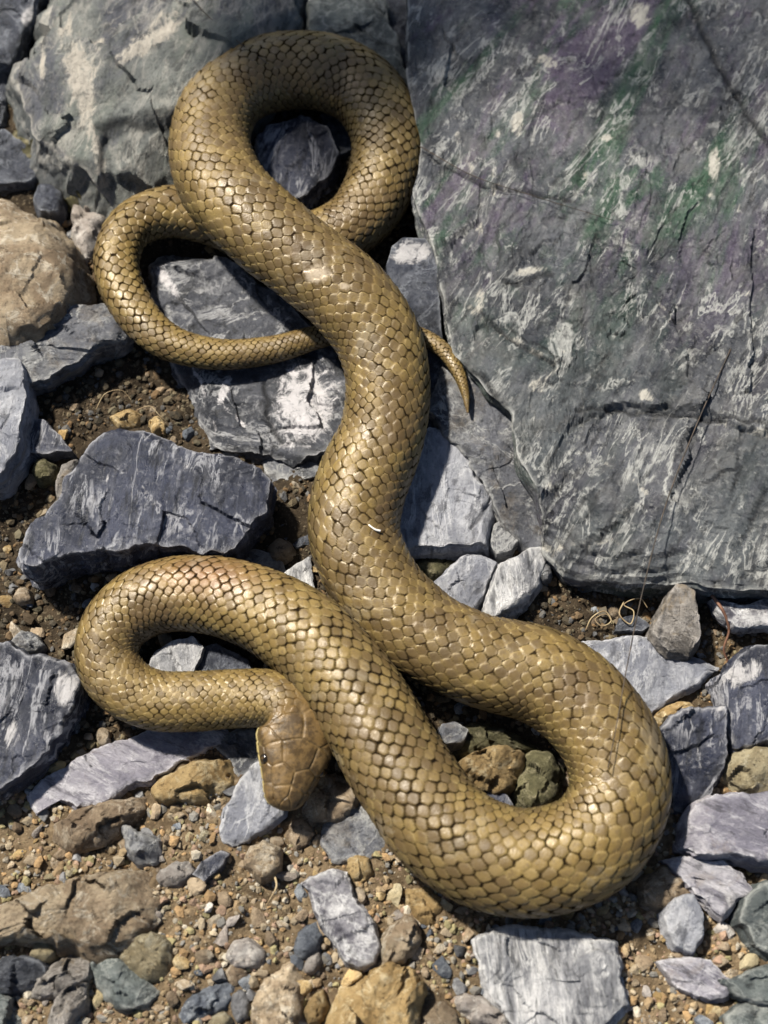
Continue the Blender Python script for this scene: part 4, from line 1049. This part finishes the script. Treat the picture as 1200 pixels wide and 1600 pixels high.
gv_ = np.vstack([A1_[0], A2_[0]])
gf_ = np.vstack([A1_[1], A2_[1] + len(A1_[0])])
gme = mesh_from("gravel", gv_, gf_, {"gcol": np.vstack([A1_[2], A2_[2]])}, False)
add("gravel", gme, m.m, label="fine tan and brown grit filling the gaps between stones", cat="gravel", kind="stuff")

# ------------------------------------------------------------------ stems, rootlets and flecks
def tube(pts, r0, r1, nseg=60, sides=6):
    Q = catmull(np.array(pts, float), max(4, nseg // max(1, len(pts) - 1)))
    T_ = np.gradient(Q, axis=0); T_ /= np.linalg.norm(T_, axis=1)[:, None] + 1e-12
    ref = np.array([0.3, 0.2, 0.93])
    N_ = np.cross(T_, ref); N_ /= np.linalg.norm(N_, axis=1)[:, None]
    B_2 = np.cross(T_, N_)
    rr = np.linspace(r0, r1, len(Q))[:, None, None]
    an = np.arange(sides) / sides * 6.2832
    V_ = Q[:, None, :] + rr * (N_[:, None, :] * np.cos(an)[None, :, None] + B_2[:, None, :] * np.sin(an)[None, :, None])
    id_ = np.arange(len(Q) * sides).reshape(-1, sides); nn = np.roll(id_, -1, 1)
    fq = np.stack([id_[:-1], nn[:-1], nn[1:], id_[1:]], -1).reshape(-1, 4)
    caps = [id_[0][::-1][None, :], id_[-1][None, :]]
    return V_.reshape(-1, 3), [fq] + caps

def plain(name, a_, b_, rough=0.7):
    m = NT(name); co = m.coords(False)
    m.set(m.b.inputs["Base Color"], m.mix(m.rng(m.noise(co, 300, 4), 0.4, 0.6), a_, b_))
    m.b.inputs["Roughness"].default_value = rough
    return m.m
M['stem'] = plain("dark_dry_stem", (0.02, 0.015, 0.01), (0.06, 0.042, 0.028))
M['root'] = plain("pale_rootlet", (0.20, 0.14, 0.075), (0.36, 0.28, 0.16))
M['redroot'] = plain("reddish_root", (0.11, 0.05, 0.03), (0.2, 0.1, 0.06))
M['fleck'] = plain("white_fleck", (0.6, 0.56, 0.5), (0.8, 0.77, 0.72))

def strand(name, label, cat, pts, r0, r1, mat, group=None):
    P = np.array([at(x, y, z * MM) for x, y, z in pts])
    b_ = P[0].copy()
    v_, f_ = tube(P - b_, r0 * MM, r1 * MM)
    return add(name, mesh_from(name, v_, f_), M[mat], label=label, cat=cat, group=group, loc=b_)
strand("dry_stem", "long hair-thin dark stem slanting from the slab down onto the right bend", "stem", [(1142, 545, 19), (1090, 660, 21), (1040, 790, 22), (1005, 920, 24), (980, 1040, 27), (962, 1140, 29.5), (950, 1200, 29.5)], 0.22, 0.14, 'stem')
strand("dry_stem", "hair-thin dark stem lying across the big grey-green rock", "stem", [(285, -20, 24), (330, 30, 24), (385, 75, 24.5), (420, 100, 26)], 0.2, 0.14, 'stem')
strand("dry_stem", "fine dark thread lying on the slab beside the top coil", "stem", [(655, 228, 20), (740, 275, 21.5), (830, 305, 21.5), (960, 345, 21.0)], 0.16, 0.1, 'stem')
strand("root", "reddish brown root hanging in the gap right of the triangular stone", "root", [(1112, 930, 9), (1130, 955, 9), (1139, 985, 5), (1131, 1015, 1.5), (1138, 1040, -1), (1130, 1062, -2)], 0.55, 0.25, 'redroot')
strand("rootlet", "curled straw-coloured rootlet in the soil hollow under the slab's edge", "rootlet", [(975, 940, 1), (968, 960, 2.5), (985, 975, 2), (990, 955, 3), (975, 945, 3), (1000, 935, 2.5), (1012, 950, 1)], 0.24, 0.14, 'root')
strand("rootlet", "pale tangled rootlet near the body in the soil hollow", "rootlet", [(915, 985, 0), (925, 965, 2.5), (945, 955, 2.5), (955, 970, 2), (940, 978, 3), (930, 968, 3), (948, 960, 2), (960, 980, 0.5)], 0.24, 0.14, 'root')
strand("rootlet", "thin straw rootlet standing in gravel beside the six-sided pebble", "rootlet", [(428, 1365, 2), (432, 1385, 4), (422, 1405, 3), (415, 1418, 1)], 0.35, 0.2, 'root')
strand("rootlet", "pale rootlet lying across the brown clods above the broad slate", "rootlet", [(215, 640, 2), (235, 635, 4), (250, 650, 3), (262, 660, 1)], 0.2, 0.12, 'root')
strand("rootlet", "slender rootlet hooked on the soil left of the quartz rock", "rootlet", [(150, 640, 0), (165, 615, 3), (190, 610, 3), (205, 625, 1)], 0.2, 0.12, 'root')
# a white fleck sitting on the middle body: find the skin there
kk = int(np.argmin((ppx[:-2] - 585) ** 2 + (ppy[:-2] - 828) ** 2 - 1e6 * (vb[:-2, 2] > 0.024)))
fp = vb[kk]
fv, ff = tube(np.array([(-1.8, 1.6, 0.0), (-1.0, 0.7, 0.5), (0.3, -0.2, 0.4), (1.8, -0.5, 0.1)]) * MM, 0.24 * MM, 0.36 * MM, 24)
add("white_fleck", mesh_from("white_fleck", fv, ff), M['fleck'], label="tiny white fleck stuck to the middle of the snake's back", cat="fleck", loc=fp)

# ------------------------------------------------------------------ unseen leafy branch, added to shade the top coil and the upper slab
sd = np.array(sdir)
SHADE_LEAVES = 520
rb = np.random.RandomState(5)
br = bpy.data.objects.new("added_shade_branch", None); COL.objects.link(br)
foot = at(300, -900, GZ); foot[0] -= 0.35
br.location = foot
br["label"] = "unseen leafy branch added to shade the top coil and upper slab"
br["category"] = "branch"
tipc = at(560, 10, 10 * MM) + sd * 0.42
mid = (foot + tipc) / 2 + np.array([-0.03, 0.05, 0.16])
bpts = np.array([foot, foot * 0.6 + mid * 0.4 + [0, 0, 0.06], mid, mid * 0.4 + tipc * 0.6 + [0, 0, 0.02], tipc, at(960, 20, 10 * MM) + sd * 0.42, at(1250, 60, 10 * MM) + sd * 0.4])
v_, f_ = tube(bpts - foot, 4 * MM, 0.8 * MM, 60, 8)
M['bark'] = plain("shade_branch_bark", (0.07, 0.05, 0.035), (0.13, 0.1, 0.07))
M['leaf'] = plain("shade_branch_leaf", (0.04, 0.085, 0.02), (0.075, 0.12, 0.035), 0.5)
add("stem", mesh_from("stem", v_, f_), M['bark'], parent=br)
lv = []; lf = []
prof = [(0, 0.0), (0.15, 0.45), (0.4, 1.0), (0.65, 0.85), (0.85, 0.45), (1.0, 0.0)]
for k in range(SHADE_LEAVES + 150):
    gx_ = rb.uniform(250, 1400); gy_ = rb.uniform(-260, 420)
    if k >= SHADE_LEAVES: gx_ = rb.uniform(350, 690); gy_ = rb.uniform(-20, 215)
    if gy_ > np.interp(gx_, [250, 340, 420, 520, 600, 680, 850, 1200], [-120, 60, 190, 215, 215, 120, 170, 220]): continue
    c0 = at(gx_, gy_, (22 if k >= SHADE_LEAVES else 10) * MM) + sd * rb.uniform(0.36, 0.46) - foot  # loose leaves set along the sun's rays to block them
    L_, w_ = rb.uniform(11, 19) * MM, rb.uniform(3.5, 5.5) * MM
    d_ = rb.normal(size=3) * [1, 1, 0.35]; d_ /= np.linalg.norm(d_)
    q_ = np.cross(d_, rb.normal(size=3) * 0.5 + [0, 0, 1]); q_ /= np.linalg.norm(q_)
    n_ = np.cross(d_, q_)
    b0 = len(lv)
    for t_, ww in prof:
        m_ = c0 + d_ * L_ * t_ - n_ * 1.5 * MM * t_ * t_
        lv += [m_ - q_ * w_ * ww + n_ * 0.5 * MM * ww, m_, m_ + q_ * w_ * ww + n_ * 0.5 * MM * ww]
    for j in range(5):
        lf += [(b0 + 3 * j, b0 + 3 * j + 3, b0 + 3 * j + 4, b0 + 3 * j + 1), (b0 + 3 * j + 1, b0 + 3 * j + 4, b0 + 3 * j + 5, b0 + 3 * j + 2)]
lo_ = add("shade_foliage", mesh_from("shade_foliage", np.array(lv), np.array(lf)), M['leaf'], parent=br, kind="stuff")
